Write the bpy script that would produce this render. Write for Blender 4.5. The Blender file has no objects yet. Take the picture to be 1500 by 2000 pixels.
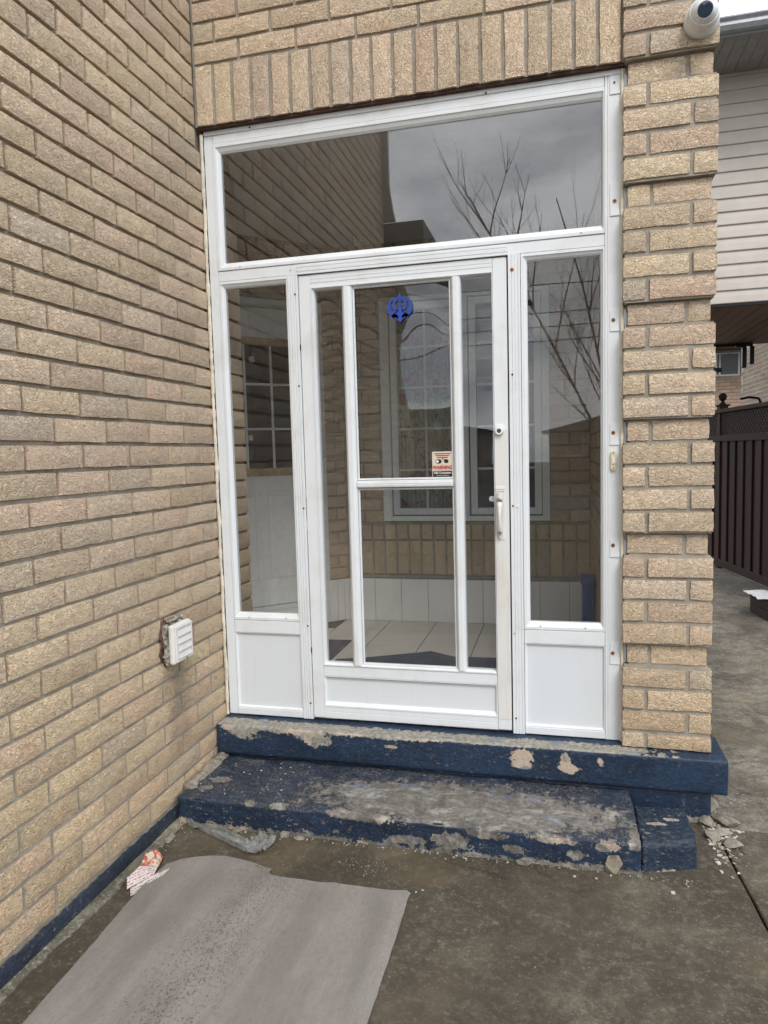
import bpy, bmesh, math, random
from mathutils import Vector, Matrix, noise
R = math.radians
rnd = random.Random(7)
S = bpy.context.scene
COL = S.collection

# ------------------------------------------------------------------ camera, sky, sun, exposure
cam_d = bpy.data.cameras.new('camera'); cam = bpy.data.objects.new('camera', cam_d); COL.objects.link(cam)
S.camera = cam
cam_d.sensor_fit = 'HORIZONTAL'; cam_d.sensor_width = 36.0; cam_d.lens = 36.0 * 1365.7 / 1500.0
cam_d.clip_start = 0.05; cam_d.clip_end = 600
yaw, pit, rol = R(14.17565), R(-4.75418), R(1.55642)
Mz = Matrix.Rotation(yaw, 3, 'Z'); Mx = Matrix.Rotation(pit, 3, 'X'); My = Matrix.Rotation(rol, 3, 'Y')
RR = Mz @ Mx @ My
cx, cf, cu = RR.col[0], RR.col[1], RR.col[2]
m = Matrix(((cx[0], cu[0], -cf[0], 1.5831), (cx[1], cu[1], -cf[1], -2.9945), (cx[2], cu[2], -cf[2], 1.24177), (0, 0, 0, 1)))
cam.matrix_world = m

SUN_EL, SUN_AZ = R(48), R(152)          # azimuth from north (+Y) clockwise: behind the camera, a little left
W = bpy.data.worlds.new('World'); S.world = W; W.use_nodes = True
wn = W.node_tree.nodes; wl = W.node_tree.links; wn.clear()
w_out = wn.new('ShaderNodeOutputWorld'); w_bg = wn.new('ShaderNodeBackground')
sky = wn.new('ShaderNodeTexSky'); sky.sky_type = 'NISHITA'; sky.sun_disc = False
sky.sun_elevation = SUN_EL; sky.sun_rotation = SUN_AZ; sky.air_density = 1.0; sky.dust_density = 3.0
tc = wn.new('ShaderNodeTexCoord')
mp = wn.new('ShaderNodeMapping'); mp.inputs['Scale'].default_value = (1, 1, 2.6)
n1 = wn.new('ShaderNodeTexNoise'); n1.inputs['Scale'].default_value = 3.6; n1.inputs['Detail'].default_value = 8; n1.inputs['Roughness'].default_value = 0.5
n1.inputs['Distortion'].default_value = 0.25
cr = wn.new('ShaderNodeValToRGB')
cr.color_ramp.elements[0].position = 0.40; cr.color_ramp.elements[0].color = (7.2, 7.9, 9.0, 1)
cr.color_ramp.elements[1].position = 0.60; cr.color_ramp.elements[1].color = (17.5, 17.8, 18.2, 1)
mixw = wn.new('ShaderNodeMix'); mixw.data_type = 'RGBA'; mixw.inputs[0].default_value = 0.93
wl.new(tc.outputs['Generated'], mp.inputs[0]); wl.new(mp.outputs[0], n1.inputs['Vector']); wl.new(n1.outputs[0], cr.inputs[0])
wl.new(sky.outputs[0], mixw.inputs[6]); wl.new(cr.outputs[0], mixw.inputs[7])
wl.new(mixw.outputs[2], w_bg.inputs[0]); w_bg.inputs[1].default_value = 0.10
wl.new(w_bg.outputs[0], w_out.inputs[0])

sun_d = bpy.data.lights.new('sun', 'SUN'); sun_d.energy = 1.5; sun_d.angle = R(20); sun_d.color = (1, 0.96, 0.9)
sun = bpy.data.objects.new('sun', sun_d); COL.objects.link(sun)
sd = Vector((math.sin(SUN_AZ) * math.cos(SUN_EL), math.cos(SUN_AZ) * math.cos(SUN_EL), math.sin(SUN_EL)))
sun.rotation_euler = sd.to_track_quat('Z', 'Y').to_euler(); sun.location = (1, -6, 9)

S.render.engine = 'CYCLES'
S.view_settings.view_transform = 'Standard'; S.view_settings.look = 'None'; S.view_settings.gamma = 1
S.view_settings.use_curve_mapping = False
S.view_settings.exposure = 0.42
S.cycles.max_bounces = 8; S.cycles.transparent_max_bounces = 24; S.cycles.caustics_reflective = False; S.cycles.caustics_refractive = False

# ------------------------------------------------------------------ node helper
class NT:
    def __init__(s, name):
        s.m = bpy.data.materials.new(name); s.m.use_nodes = True
        s.n = s.m.node_tree.nodes; s.l = s.m.node_tree.links; s.n.clear()
        s.out = s.n.new('ShaderNodeOutputMaterial')
        s._g = None; s._t = None; s._oi = None
    def node(s, t, **kw):
        x = s.n.new(t)
        for k, v in kw.items(): setattr(x, k, v)
        return x
    def put(s, sock, v):
        if v is None: return
        if hasattr(v, 'is_linked') or hasattr(v, 'links'): s.l.new(v, sock)
        elif isinstance(v, (tuple, list)):
            sock.default_value = tuple(v) + ((1,) if len(v) == 3 and len(sock.default_value) == 4 else ())
        else: sock.default_value = v
    def pos(s):
        if s._g is None: s._g = s.node('ShaderNodeNewGeometry')
        return s._g.outputs['Position']
    def normal(s):
        s.pos(); return s._g.outputs['Normal']
    def obj(s):
        if s._t is None: s._t = s.node('ShaderNodeTexCoord')
        return s._t.outputs['Object']
    def rand(s):
        if s._oi is None: s._oi = s.node('ShaderNodeObjectInfo')
        return s._oi.outputs['Random']
    def vm(s, op, a, b=None, out=0):
        x = s.node('ShaderNodeVectorMath', operation=op); s.put(x.inputs[0], a)
        if b is not None: s.put(x.inputs[1], b)
        return x.outputs[out]
    def scale(s, v, k):
        x = s.node('ShaderNodeVectorMath', operation='SCALE'); s.put(x.inputs[0], v); s.put(x.inputs[3], k); return x.outputs[0]
    def ma(s, op, a, b=None, clamp=False):
        x = s.node('ShaderNodeMath', operation=op, use_clamp=clamp); s.put(x.inputs[0], a)
        if b is not None: s.put(x.inputs[1], b)
        return x.outputs[0]
    def noise(s, vec, scale, detail=3, rough=0.55, dist=0.0, col=False):
        x = s.node('ShaderNodeTexNoise'); s.put(x.inputs['Vector'], vec); x.inputs['Scale'].default_value = scale
        x.inputs['Detail'].default_value = detail; x.inputs['Roughness'].default_value = rough; x.inputs['Distortion'].default_value = dist
        return x.outputs[1 if col else 0]
    def voro(s, vec, scale, feature='F1', out=0, rnd_=1.0):
        x = s.node('ShaderNodeTexVoronoi', feature=feature); s.put(x.inputs['Vector'], vec); x.inputs['Scale'].default_value = scale
        x.inputs['Randomness'].default_value = rnd_
        return x.outputs[out]
    def ramp(s, f, stops, interp='LINEAR'):
        x = s.node('ShaderNodeValToRGB'); x.color_ramp.interpolation = interp
        e = x.color_ramp.elements
        while len(e) < len(stops): e.new(0.5)
        for i, (p, c) in enumerate(stops):
            e[i].position = p; e[i].color = (c, c, c, 1) if isinstance(c, (int, float)) else tuple(c) + ((1,) if len(c) == 3 else ())
        s.put(x.inputs[0], f); return x.outputs[0]
    def mix(s, f, a, b, blend='MIX'):
        x = s.node('ShaderNodeMix', data_type='RGBA', blend_type=blend); s.put(x.inputs[0], f)
        for i, v in ((6, a), (7, b)): s.put(x.inputs[i], v)
        return x.outputs[2]
    def sep(s, v):
        x = s.node('ShaderNodeSeparateXYZ'); s.put(x.inputs[0], v); return x.outputs
    def bump(s, h, dist=0.002, strength=1.0, nrm=None):
        x = s.node('ShaderNodeBump'); x.inputs['Strength'].default_value = strength; x.inputs['Distance'].default_value = dist
        s.put(x.inputs['Height'], h)
        if nrm is not None: s.put(x.inputs['Normal'], nrm)
        return x.outputs[0]
    def bsdf(s, color, rough=0.6, nrm=None, spec=0.4, metal=0.0, **kw):
        b = s.node('ShaderNodeBsdfPrincipled'); s.put(b.inputs['Base Color'], color); s.put(b.inputs['Roughness'], rough)
        b.inputs['Metallic'].default_value = metal; b.inputs['Specular IOR Level'].default_value = spec
        if nrm is not None: s.put(b.inputs['Normal'], nrm)
        for k, v in kw.items(): s.put(b.inputs[k], v)
        s.l.new(b.outputs[0], s.out.inputs[0]); return s.m

def simple(name, color, rough=0.6, spec=0.4, metal=0.0, var=0.12, bump=0.0004, scale=25.0, **kw):
    t = NT(name); p = t.pos()
    n = t.noise(p, scale, 4); big = t.noise(p, scale * 0.12, 3)
    f = t.ma('ADD', t.ma('MULTIPLY', n, 0.5), t.ma('MULTIPLY', big, 0.5))
    dark = tuple(c * (1 - var * 1.6) for c in color); lite = tuple(min(1, c * (1 + var)) for c in color)
    c = t.ramp(f, [(0.36, dark), (0.62, lite)])
    return t.bsdf(c, rough, t.bump(t.noise(p, scale * 8, 2), bump) if bump else None, spec, metal, **kw)

MAT = {}
def brick_mat(name, base, pink, yellow, grey, speck=(0.17, 0.115, 0.075), spk=1.0, per_face=False):
    t = NT(name)
    r = t.rand()
    if per_face:
        a = t.node('ShaderNodeAttribute', attribute_name='rid'); r = a.outputs['Fac']
    off = t.scale(t.vm('ADD', t.vm('MULTIPLY', (1, 1, 1), (31.7, 17.3, 53.1)), (0, 0, 0)), r)
    v = t.vm('ADD', t.obj(), off)
    hue = t.ramp(r, [(0.0, pink), (0.22, base), (0.42, yellow), (0.6, base), (0.78, pink), (0.9, grey), (1.0, yellow)])
    r2 = t.ma('FRACT', t.ma('MULTIPLY', r, 57.31))
    tone = t.ma('ADD', t.ma('MULTIPLY', r2, 0.24), 0.90)
    blot = t.noise(v, 9.0, 4, 0.6)
    c = t.mix(t.ramp(blot, [(0.47, 0.0), (0.74, 0.60)]), hue, grey)
    warm = t.noise(t.vm('ADD', v, (5.1, 2.2, 7.7)), 16.0, 3, 0.6)
    c = t.mix(t.ramp(warm, [(0.58, 0.0), (0.75, 0.5)]), c, (0.55, 0.34, 0.22))
    # rugged bark-like surface: worm ridges and fine pits
    vs = t.vm('MULTIPLY', v, (1.0, 1.0, 1.5))
    wob = t.vm('ADD', vs, t.scale(t.noise(vs, 22.0, 2, col=True), 0.035))
    ridg = t.noise(wob, 48.0, 3, 0.6, 1.2)
    rr = t.ma('ABSOLUTE', t.ma('SUBTRACT', ridg, 0.5))
    ridge = t.ramp(rr, [(0.0, 1.0), (0.07, 0.25), (0.2, 0.0)])
    c = t.mix(t.ma('MULTIPLY', ridge, 0.30), c, (0.78, 0.64, 0.46))
    pit = t.noise(t.vm('MULTIPLY', v, (0.62, 0.62, 1.1)), 330.0, 2, 0.5)
    pitm = t.ramp(pit, [(0.60, 0.0), (0.67, 1.0)])
    pat = t.ramp(t.noise(v, 30.0, 2), [(0.35, 0.15), (0.6, 1.0)])
    pitm = t.ma('MULTIPLY', t.ma('MULTIPLY', pitm, pat), spk)
    c = t.mix(t.ma('MULTIPLY', pitm, 0.8), c, speck)
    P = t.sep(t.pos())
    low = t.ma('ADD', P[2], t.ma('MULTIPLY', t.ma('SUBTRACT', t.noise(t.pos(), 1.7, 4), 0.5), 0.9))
    c = t.mix(t.ramp(low, [(0.0, 0.55), (0.9, 0.0)]), c, (0.92, 0.86, 0.70), 'MULTIPLY')     # tint turns yellower and a little darker towards the ground
    sd_ = t.vm('LENGTH', t.vm('MULTIPLY', t.vm('SUBTRACT', t.pos(), (0, -0.40, 0.24)), (1.0, 1/0.13, 1/0.30)), out=1)
    st_ = t.ma('ADD', t.ma('SUBTRACT', 1.0, sd_), t.ma('MULTIPLY', t.ma('SUBTRACT', t.noise(t.pos(), 11, 5, 0.65), 0.5), 1.6))
    c = t.mix(t.ramp(st_, [(0.0, 0.0), (0.8, 0.55)]), c, (0.17, 0.14, 0.11))                    # soot stain below the vent
    cc = t.node('ShaderNodeVectorMath', operation='SCALE'); t.put(cc.inputs[0], c); t.put(cc.inputs[3], tone)
    h = t.ma('ADD', t.ma('MULTIPLY', ridge, 0.34), t.ma('MULTIPLY', t.noise(v, 26.0, 3), 1.1))
    h = t.ma('SUBTRACT', h, t.ma('MULTIPLY', pitm, 0.5))
    h = t.ma('ADD', h, t.ma('MULTIPLY', t.noise(v, 190.0, 3), 0.4))
    return t.bsdf(cc.outputs[0], 0.92, t.bump(h, 0.0075, 1.0), 0.2)

BB, BP, BY, BG = (0.640, 0.505, 0.370), (0.650, 0.485, 0.370), (0.650, 0.520, 0.360), (0.570, 0.485, 0.390)
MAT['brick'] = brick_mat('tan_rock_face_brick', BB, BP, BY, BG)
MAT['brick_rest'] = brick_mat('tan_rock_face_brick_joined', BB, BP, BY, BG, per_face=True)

def mortar_mat():
    t = NT('grey_mortar'); p = t.pos()
    n = t.noise(p, 12, 4); f = t.noise(p, 220, 3)
    c = t.ramp(n, [(0.35, (0.29, 0.26, 0.215)), (0.65, (0.41, 0.37, 0.31))])
    c = t.mix(t.ramp(f, [(0.3, 0.35), (0.6, 0.0)]), c, (0.12, 0.10, 0.08))
    return t.bsdf(c, 0.95, t.bump(t.ma('ADD', f, t.noise(p, 45, 3)), 0.003), 0.15)
MAT['mortar'] = mortar_mat()

def alu_mat(name, col=(0.715, 0.745, 0.77), dirt=0.20, streak=0.02):
    t = NT(name); p = t.pos()
    d = t.noise(p, 5, 5, 0.65); st = t.noise(t.vm('MULTIPLY', p, (60, 60, 2.2)), 1.0, 4, 0.6)
    c = t.mix(t.ramp(d, [(0.5, 0.0), (0.78, dirt * 2.2)]), col, (0.52, 0.49, 0.44))
    c = t.mix(t.ramp(st, [(0.52, 0.0), (0.75, 0.10 + streak)]), c, (0.50, 0.47, 0.43))
    fl = t.noise(p, 160, 2, 0.5)
    c = t.mix(t.ramp(fl, [(0.74, 0.0), (0.77, 0.5)]), c, (0.30, 0.27, 0.24))
    return t.bsdf(c, t.ramp(d, [(0.3, 0.32), (0.7, 0.5)]), t.bump(t.noise(p, 6, 2), 0.0025, 0.35), 0.45)
MAT['alu'] = alu_mat('white_painted_aluminium')
MAT['alu_worn'] = alu_mat('worn_white_aluminium', (0.70, 0.69, 0.67), 0.25, 0.35)
MAT['alu_panel'] = alu_mat('white_panel', (0.66, 0.695, 0.725), 0.05)
MAT['caulk'] = simple('cream_caulk', (0.68, 0.63, 0.52), 0.7, var=0.15, bump=0.001, scale=60)
MAT['steel_lintel'] = simple('rusty_brown_lintel', (0.07, 0.035, 0.025), 0.8, var=0.4)
MAT['hole'] = simple('dark_screw', (0.015, 0.012, 0.012), 0.5, bump=0)
MAT['rust'] = simple('rust_ring', (0.45, 0.24, 0.11), 0.9, var=0.4, scale=200)
MAT['dark'] = simple('dark_gap', (0.012, 0.012, 0.014), 0.8, bump=0)

def glass_mat(name, tint=(0.97, 0.98, 0.98), f0=0.058, warp=0.0, wscale=3.0, dirt=0.0):
    t = NT(name); p = t.pos()
    lw = t.node('ShaderNodeLayerWeight'); lw.inputs[0].default_value = 0.5
    f5 = t.ma('POWER', lw.outputs['Facing'], 5.0)
    f = t.ma('ADD', t.ma('MULTIPLY', f5, 1 - f0), f0)
    tr = t.node('ShaderNodeBsdfTransparent'); tr.inputs[0].default_value = tint + (1,)
    gl = t.node('ShaderNodeBsdfGlossy'); gl.inputs['Roughness'].default_value = 0.0; gl.inputs[0].default_value = (1, 1, 1, 1)
    if warp:
        t.l.new(t.bump(t.noise(t.vm('MULTIPLY', p, (1.0, 1.0, 0.6)), wscale, 1, 0.4), warp, 1.0), gl.inputs['Normal'])
    mx = t.node('ShaderNodeMixShader'); t.l.new(f, mx.inputs[0]); t.l.new(tr.outputs[0], mx.inputs[1]); t.l.new(gl.outputs[0], mx.inputs[2])
    if dirt:
        df = t.node('ShaderNodeBsdfDiffuse'); df.inputs[0].default_value = (0.5, 0.5, 0.48, 1)
        d = t.ma('MULTIPLY', t.ramp(t.noise(t.vm('MULTIPLY', p, (6, 6, 2.0)), 1.3, 6, 0.65), [(0.42, 0.25), (0.75, 1.0)]), dirt)
        m2 = t.node('ShaderNodeMixShader'); t.l.new(d, m2.inputs[0]); t.l.new(mx.outputs[0], m2.inputs[1]); t.l.new(df.outputs[0], m2.inputs[2])
        mx = m2
    t.l.new(mx.outputs[0], t.out.inputs[0]); return t.m
MAT['glass'] = glass_mat('window_glass', (0.985, 0.99, 0.99), 0.036, 0.004, 1.4, 0.02)
MAT['glass_tr'] = glass_mat('transom_glass', (0.90, 0.91, 0.92), 0.085, 0.002, 1.0, 0.012)
MAT['glass_warp'] = glass_mat('door_glass', (0.985, 0.99, 0.99), 0.052, 0.007, 3.0, 0.02)
MAT['glass_in'] = glass_mat('inner_window_glass', (0.94, 0.95, 0.95), 0.018)

# ------------------------------------------------------------------ mesh helpers
class MB:
    def __init__(s): s.v = []; s.f = []; s.mi = []; s.cur = 0; s.fa = []
    def box(s, x0, x1, y0, y1, z0, z1):
        b = len(s.v)
        s.v += [(x0, y0, z0), (x1, y0, z0), (x1, y1, z0), (x0, y1, z0), (x0, y0, z1), (x1, y0, z1), (x1, y1, z1), (x0, y1, z1)]
        s.f += [(b, b+3, b+2, b+1), (b+4, b+5, b+6, b+7), (b, b+1, b+5, b+4), (b+1, b+2, b+6, b+5), (b+2, b+3, b+7, b+6), (b+3, b, b+4, b+7)]
        s.mi += [s.cur] * 6; return s
    def prism(s, poly, axis, a0, a1):
        """poly: 2D points (u,v); axis 'x','y','z' the extrusion direction"""
        b = len(s.v); n = len(poly)
        def P(u, v, a):
            return {'x': (a, u, v), 'y': (u, a, v), 'z': (u, v, a)}[axis]
        s.v += [P(u, v, a0) for u, v in poly] + [P(u, v, a1) for u, v in poly]
        s.f += [tuple(range(b, b+n))[::-1], tuple(range(b+n, b+2*n))] + [(b+i, b+(i+1) % n, b+n+(i+1) % n, b+n+i) for i in range(n)]
        s.mi += [s.cur] * (n + 2); return s
    def poly3(s, pts): 
        b = len(s.v); s.v += [tuple(p) for p in pts]; s.f.append(tuple(range(b, b+len(pts)))); s.mi.append(s.cur); return s
    def tube(s, pts, r, n=8, cap=True):
        pts = [Vector(p) for p in pts]; b = len(s.v); rs = r if isinstance(r, (list, tuple)) else [r] * len(pts)
        for i, p in enumerate(pts):
            d = (pts[min(i+1, len(pts)-1)] - pts[max(i-1, 0)]).normalized()
            a = d.cross(Vector((0, 0, 1)) if abs(d.z) < 0.9 else Vector((0, 1, 0))).normalized(); c = d.cross(a)
            for k in range(n):
                t = 2 * math.pi * k / n; s.v.append(tuple(p + (a * math.cos(t) + c * math.sin(t)) * rs[i]))
        for i in range(len(pts) - 1):
            for k in range(n):
                s.f.append((b+i*n+k, b+i*n+(k+1) % n, b+(i+1)*n+(k+1) % n, b+(i+1)*n+k)); s.mi.append(s.cur)
        if cap:
            s.f.append(tuple(b+k for k in range(n))[::-1]); s.f.append(tuple(b+(len(pts)-1)*n+k for k in range(n))); s.mi += [s.cur]*2
        return s
    def lathe(s, prof, c, axis='z', n=24):
        """prof: (radius, along)"""
        c = Vector(c); b = len(s.v)
        ex = {'z': (Vector((1,0,0)), Vector((0,1,0)), Vector((0,0,1))), 'y': (Vector((1,0,0)), Vector((0,0,1)), Vector((0,-1,0))), 'x': (Vector((0,1,0)), Vector((0,0,1)), Vector((1,0,0)))}[axis] if isinstance(axis, str) else axis
        for r, h in prof:
            for k in range(n):
                t = 2*math.pi*k/n; s.v.append(tuple(c + ex[0]*(r*math.cos(t)) + ex[1]*(r*math.sin(t)) + ex[2]*h))
        for i in range(len(prof)-1):
            for k in range(n):
                s.f.append((b+i*n+k, b+i*n+(k+1) % n, b+(i+1)*n+(k+1) % n, b+(i+1)*n+k)); s.mi.append(s.cur)
        s.f.append(tuple(b+k for k in range(n))[::-1]); s.f.append(tuple(b+(len(prof)-1)*n+k for k in range(n))); s.mi += [s.cur]*2
        return s
    def mesh(s, name, mats, bevel=0.0, smooth=False, seg=2):
        me = bpy.data.meshes.new(name); me.from_pydata(s.v, [], s.f)
        for mt in (mats if isinstance(mats, (list, tuple)) else [mats]): me.materials.append(mt)
        for p, i in zip(me.polygons, s.mi): p.material_index = i
        bm = bmesh.new(); bm.from_mesh(me)
        bmesh.ops.recalc_face_normals(bm, faces=bm.faces)
        if bevel:
            ed = [e for e in bm.edges if len(e.link_faces) == 2 and e.calc_face_angle(0) > 0.5]
            bmesh.ops.bevel(bm, geom=ed, offset=bevel, segments=seg, affect='EDGES', profile=0.5, clamp_overlap=True)
        bm.to_mesh(me); bm.free()
        if smooth:
            for p in me.polygons: p.use_smooth = True
        return me
    def obj(s, name, mats, parent=None, bevel=0.0, smooth=False, seg=2):
        return link(name, s.mesh(name, mats, bevel, smooth, seg), parent)
def link(name, me, parent=None, loc=None, rz=None):
    o = bpy.data.objects.new(name, me); COL.objects.link(o)
    if parent is not None: o.parent = parent
    if loc is not None: o.location = loc
    if rz is not None: o.rotation_euler = (0, 0, rz)
    return o
def tag(o, label=None, cat=None, group=None, kind=None):
    if label: o['label'] = label
    if cat: o['category'] = cat
    if group: o['group'] = group
    if kind: o['kind'] = kind
    return o
def thing(name, label, cat, loc=(0, 0, 0), rz=0, group=None, kind=None):
    o = bpy.data.objects.new(name, None); COL.objects.link(o); o.location = loc; o.rotation_euler = (0, 0, rz)
    o.empty_display_size = 0.1
    return tag(o, label, cat, group, kind)
def auto_smooth(o, ang=40):
    me = o.data
    bm = bmesh.new(); bm.from_mesh(me)
    for e in bm.edges:
        e.smooth = len(e.link_faces) == 2 and e.calc_face_angle(0) < R(ang)
    for f in bm.faces: f.smooth = True
    bm.to_mesh(me); bm.free(); return o

def rounded_box(name, mats, x0, x1, y0, y1, z0, z1, res, r=0.012, amp=0.004, fr=9.0, parent=None, taper=0.0, world=True, fine=0.0015):
    """box with rounded, chipped edges: a grid on each side pulled to a rounded and uneven surface"""
    lo = Vector((x0, y0, z0)); hi = Vector((x1, y1, z1)); c = (lo+hi)/2
    verts = {}; V = []; F = []
    def ax(a, b): n = max(1, int(round((b-a)/res))); return [a+(b-a)*i/n for i in range(n+1)]
    X, Y, Z = ax(x0, x1), ax(y0, y1), ax(z0, z1)
    def vid(i, j, k):
        key = (i, j, k)
        if key in verts: return verts[key]
        p = Vector((X[i], Y[j], Z[k]))
        q = Vector((min(max(p.x, x0+r), x1-r), min(max(p.y, y0+r), y1-r), min(max(p.z, z0+r), z1-r)))
        d = p - q
        if d.length > 1e-7: d.normalize(); p2 = q + d*r
        else: d = (p-c).normalized(); p2 = p
        n_ = noise.noise(p*fr) * amp + noise.noise(p*fr*4.3) * amp*0.5 + noise.noise(p*fr*14) * fine
        edge = sum(1 for a, b, e in ((p.x, x0, x1), (p.y, y0, y1), (p.z, z0, z1)) if min(a-b, e-a) < r)
        if edge >= 2: n_ -= abs(noise.noise(p*fr*2.2+Vector((9, 3, 1)))) * amp*2.2
        p2 = p2 + d*n_
        verts[key] = len(V); V.append(p2); return verts[key]
    nx, ny, nz = len(X)-1, len(Y)-1, len(Z)-1
    for i in range(nx):
        for j in range(ny):
            F.append((vid(i, j, 0), vid(i, j+1, 0), vid(i+1, j+1, 0), vid(i+1, j, 0)))
            F.append((vid(i, j, nz), vid(i+1, j, nz), vid(i+1, j+1, nz), vid(i, j+1, nz)))
    for i in range(nx):
        for k in range(nz):
            F.append((vid(i, 0, k), vid(i+1, 0, k), vid(i+1, 0, k+1), vid(i, 0, k+1)))
            F.append((vid(i, ny, k), vid(i, ny, k+1), vid(i+1, ny, k+1), vid(i+1, ny, k)))
    for j in range(ny):
        for k in range(nz):
            F.append((vid(0, j, k), vid(0, j, k+1), vid(0, j+1, k+1), vid(0, j+1, k)))
            F.append((vid(nx, j, k), vid(nx, j+1, k), vid(nx, j+1, k+1), vid(nx, j, k+1)))
    me = bpy.data.meshes.new(name); me.from_pydata(V, [], F)
    for mt in (mats if isinstance(mats, (list, tuple)) else [mats]): me.materials.append(mt)
    for p in me.polygons: p.use_smooth = True
    return link(name, me, parent)

# ------------------------------------------------------------------ bricks
def brick_mesh(L, H, D=0.055, seed=0, nx=4, nz=3, j=0.0018, dep=0.0022):
    """front face looks towards -Y at y=0, origin at the middle of the front face"""
    q = random.Random(seed); V = []; F = []
    for k in range(nz+1):
        for i in range(nx+1):
            x = -L/2 + L*i/nx; z = -H/2 + H*k/nz
            bx = i in (0, nx); bz = k in (0, nz)
            if not bx: x += q.uniform(-1, 1)*L/nx*0.2
            if not bz: z += q.uniform(-1, 1)*H/nz*0.2
            if bx: x -= math.copysign(q.uniform(0, 2*j), x)
            if bz: z -= math.copysign(q.uniform(0, 2*j), z)
            y = (0.0032 + q.uniform(0, 0.001)) if (bx or bz) else q.uniform(-dep, dep*0.5)
            V.append((x, y, z))
    w = nx+1
    for k in range(nz):
        for i in range(nx): a = k*w+i; F.append((a, a+1, a+w+1, a+w))
    nf = len(F)
    ring = [i for i in range(nx+1)] + [k*w+nx for k in range(1, nz+1)] + [nz*w+i for i in range(nx-1, -1, -1)] + [k*w for k in range(nz-1, 0, -1)]
    b = len(V); V += [V[r] for r in ring]; b2 = len(V); V += [(V[r][0], D, V[r][2]) for r in ring]; n = len(ring)
    for i in range(n): F.append((b+(i+1) % n, b+i, b2+i, b2+(i+1) % n))
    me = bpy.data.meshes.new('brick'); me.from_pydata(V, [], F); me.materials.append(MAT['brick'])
    for i, p in enumerate(me.polygons): p.use_smooth = i < nf
    return me
_bm = {}
def bmesh_for(L, H, var):
    key = (round(L, 3), round(H, 3), var)
    if key not in _bm: _bm[key] = brick_mesh(L, H, seed=hash(key) % 10000 if False else int(L*1000)*31+int(H*1000)*7+var)
    return _bm[key]
def lay(parent, cx_, cy_, cz_, L, H, rz=0.0, tilt=True, proud=0.0015, nvar=8):
    """one brick as a part; (cx_,cy_,cz_) is the centre of its front face"""
    me = bmesh_for(L, H, rnd.randrange(nvar))
    o = link('brick', me, parent)
    dn = rnd.uniform(-proud, proud)
    n = Vector((math.sin(rz), -math.cos(rz), 0))
    o.location = (cx_ + n.x*dn, cy_ + n.y*dn, cz_ + rnd.uniform(-0.0012, 0.0012))
    o.rotation_euler = (rnd.uniform(-0.008, 0.008), rnd.uniform(-0.004, 0.004) if tilt else 0, rz + rnd.uniform(-0.004, 0.004))
    return o
class Rest:
    """the bricks past the limit, joined into one mesh with a random value per brick"""
    def __init__(s): s.v = []; s.f = []; s.rid = []
    def add(s, cx_, cy_, cz_, L, H, rz=0.0, D=0.05):
        b = len(s.v); j = 0.0025; c, si = math.cos(rz), math.sin(rz); dn = rnd.uniform(-0.002, 0.002); val = rnd.random()
        loc = [(-L/2, .003, -H/2), (L/2, .003, -H/2), (L/2, .003, H/2), (-L/2, .003, H/2), (-L/2+.006, 0, -H/2+.006), (L/2-.006, 0, -H/2+.006), (L/2-.006, 0, H/2-.006), (-L/2+.006, 0, H/2-.006),
               (-L/2, D, -H/2), (L/2, D, -H/2), (L/2, D, H/2), (-L/2, D, H/2)]
        for x, y, z in loc:
            x += rnd.uniform(-j, j)*.5; z += rnd.uniform(-j, j)*.5; y += dn
            s.v.append((cx_+x*c-y*si, cy_+x*si+y*c, cz_+z))
        fs = [(4, 5, 6, 7), (0, 1, 5, 4), (1, 2, 6, 5), (2, 3, 7, 6), (3, 0, 4, 7), (0, 8, 9, 1), (1, 9, 10, 2), (2, 10, 11, 3), (3, 11, 8, 0)]
        s.f += [tuple(b+i for i in q) for q in fs]; s.rid += [val]*len(fs)
    def obj(s, name, parent, mat='brick_rest'):
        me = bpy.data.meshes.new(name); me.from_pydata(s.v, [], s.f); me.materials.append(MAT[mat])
        a = me.attributes.new('rid', 'FLOAT', 'FACE'); a.data.foreach_set('value', s.rid)
        o = link(name, me, parent); o['kind'] = 'stuff'; return o

def mortar_sheet(name, parent, o, u, v, nu, nv, amp=0.0015, mat='mortar', out=None):
    """an uneven sheet at o spanned by u and v"""
    o, u, v = Vector(o), Vector(u), Vector(v); n = u.cross(v).normalized(); V = []; F = []
    for j in range(nv+1):
        for i in range(nu+1):
            p = o + u*(i/nu) + v*(j/nv); V.append(p + n*(noise.noise(p*23)*amp + (out(p) if out else 0)))
    for j in range(nv):
        for i in range(nu): a = j*(nu+1)+i; F.append((a, a+1, a+nu+2, a+nu+1))
    me = bpy.data.meshes.new(name); me.from_pydata(V, [], F); me.materials.append(MAT[mat])
    for p in me.polygons: p.use_smooth = True
    return link(name, me, parent)

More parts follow.
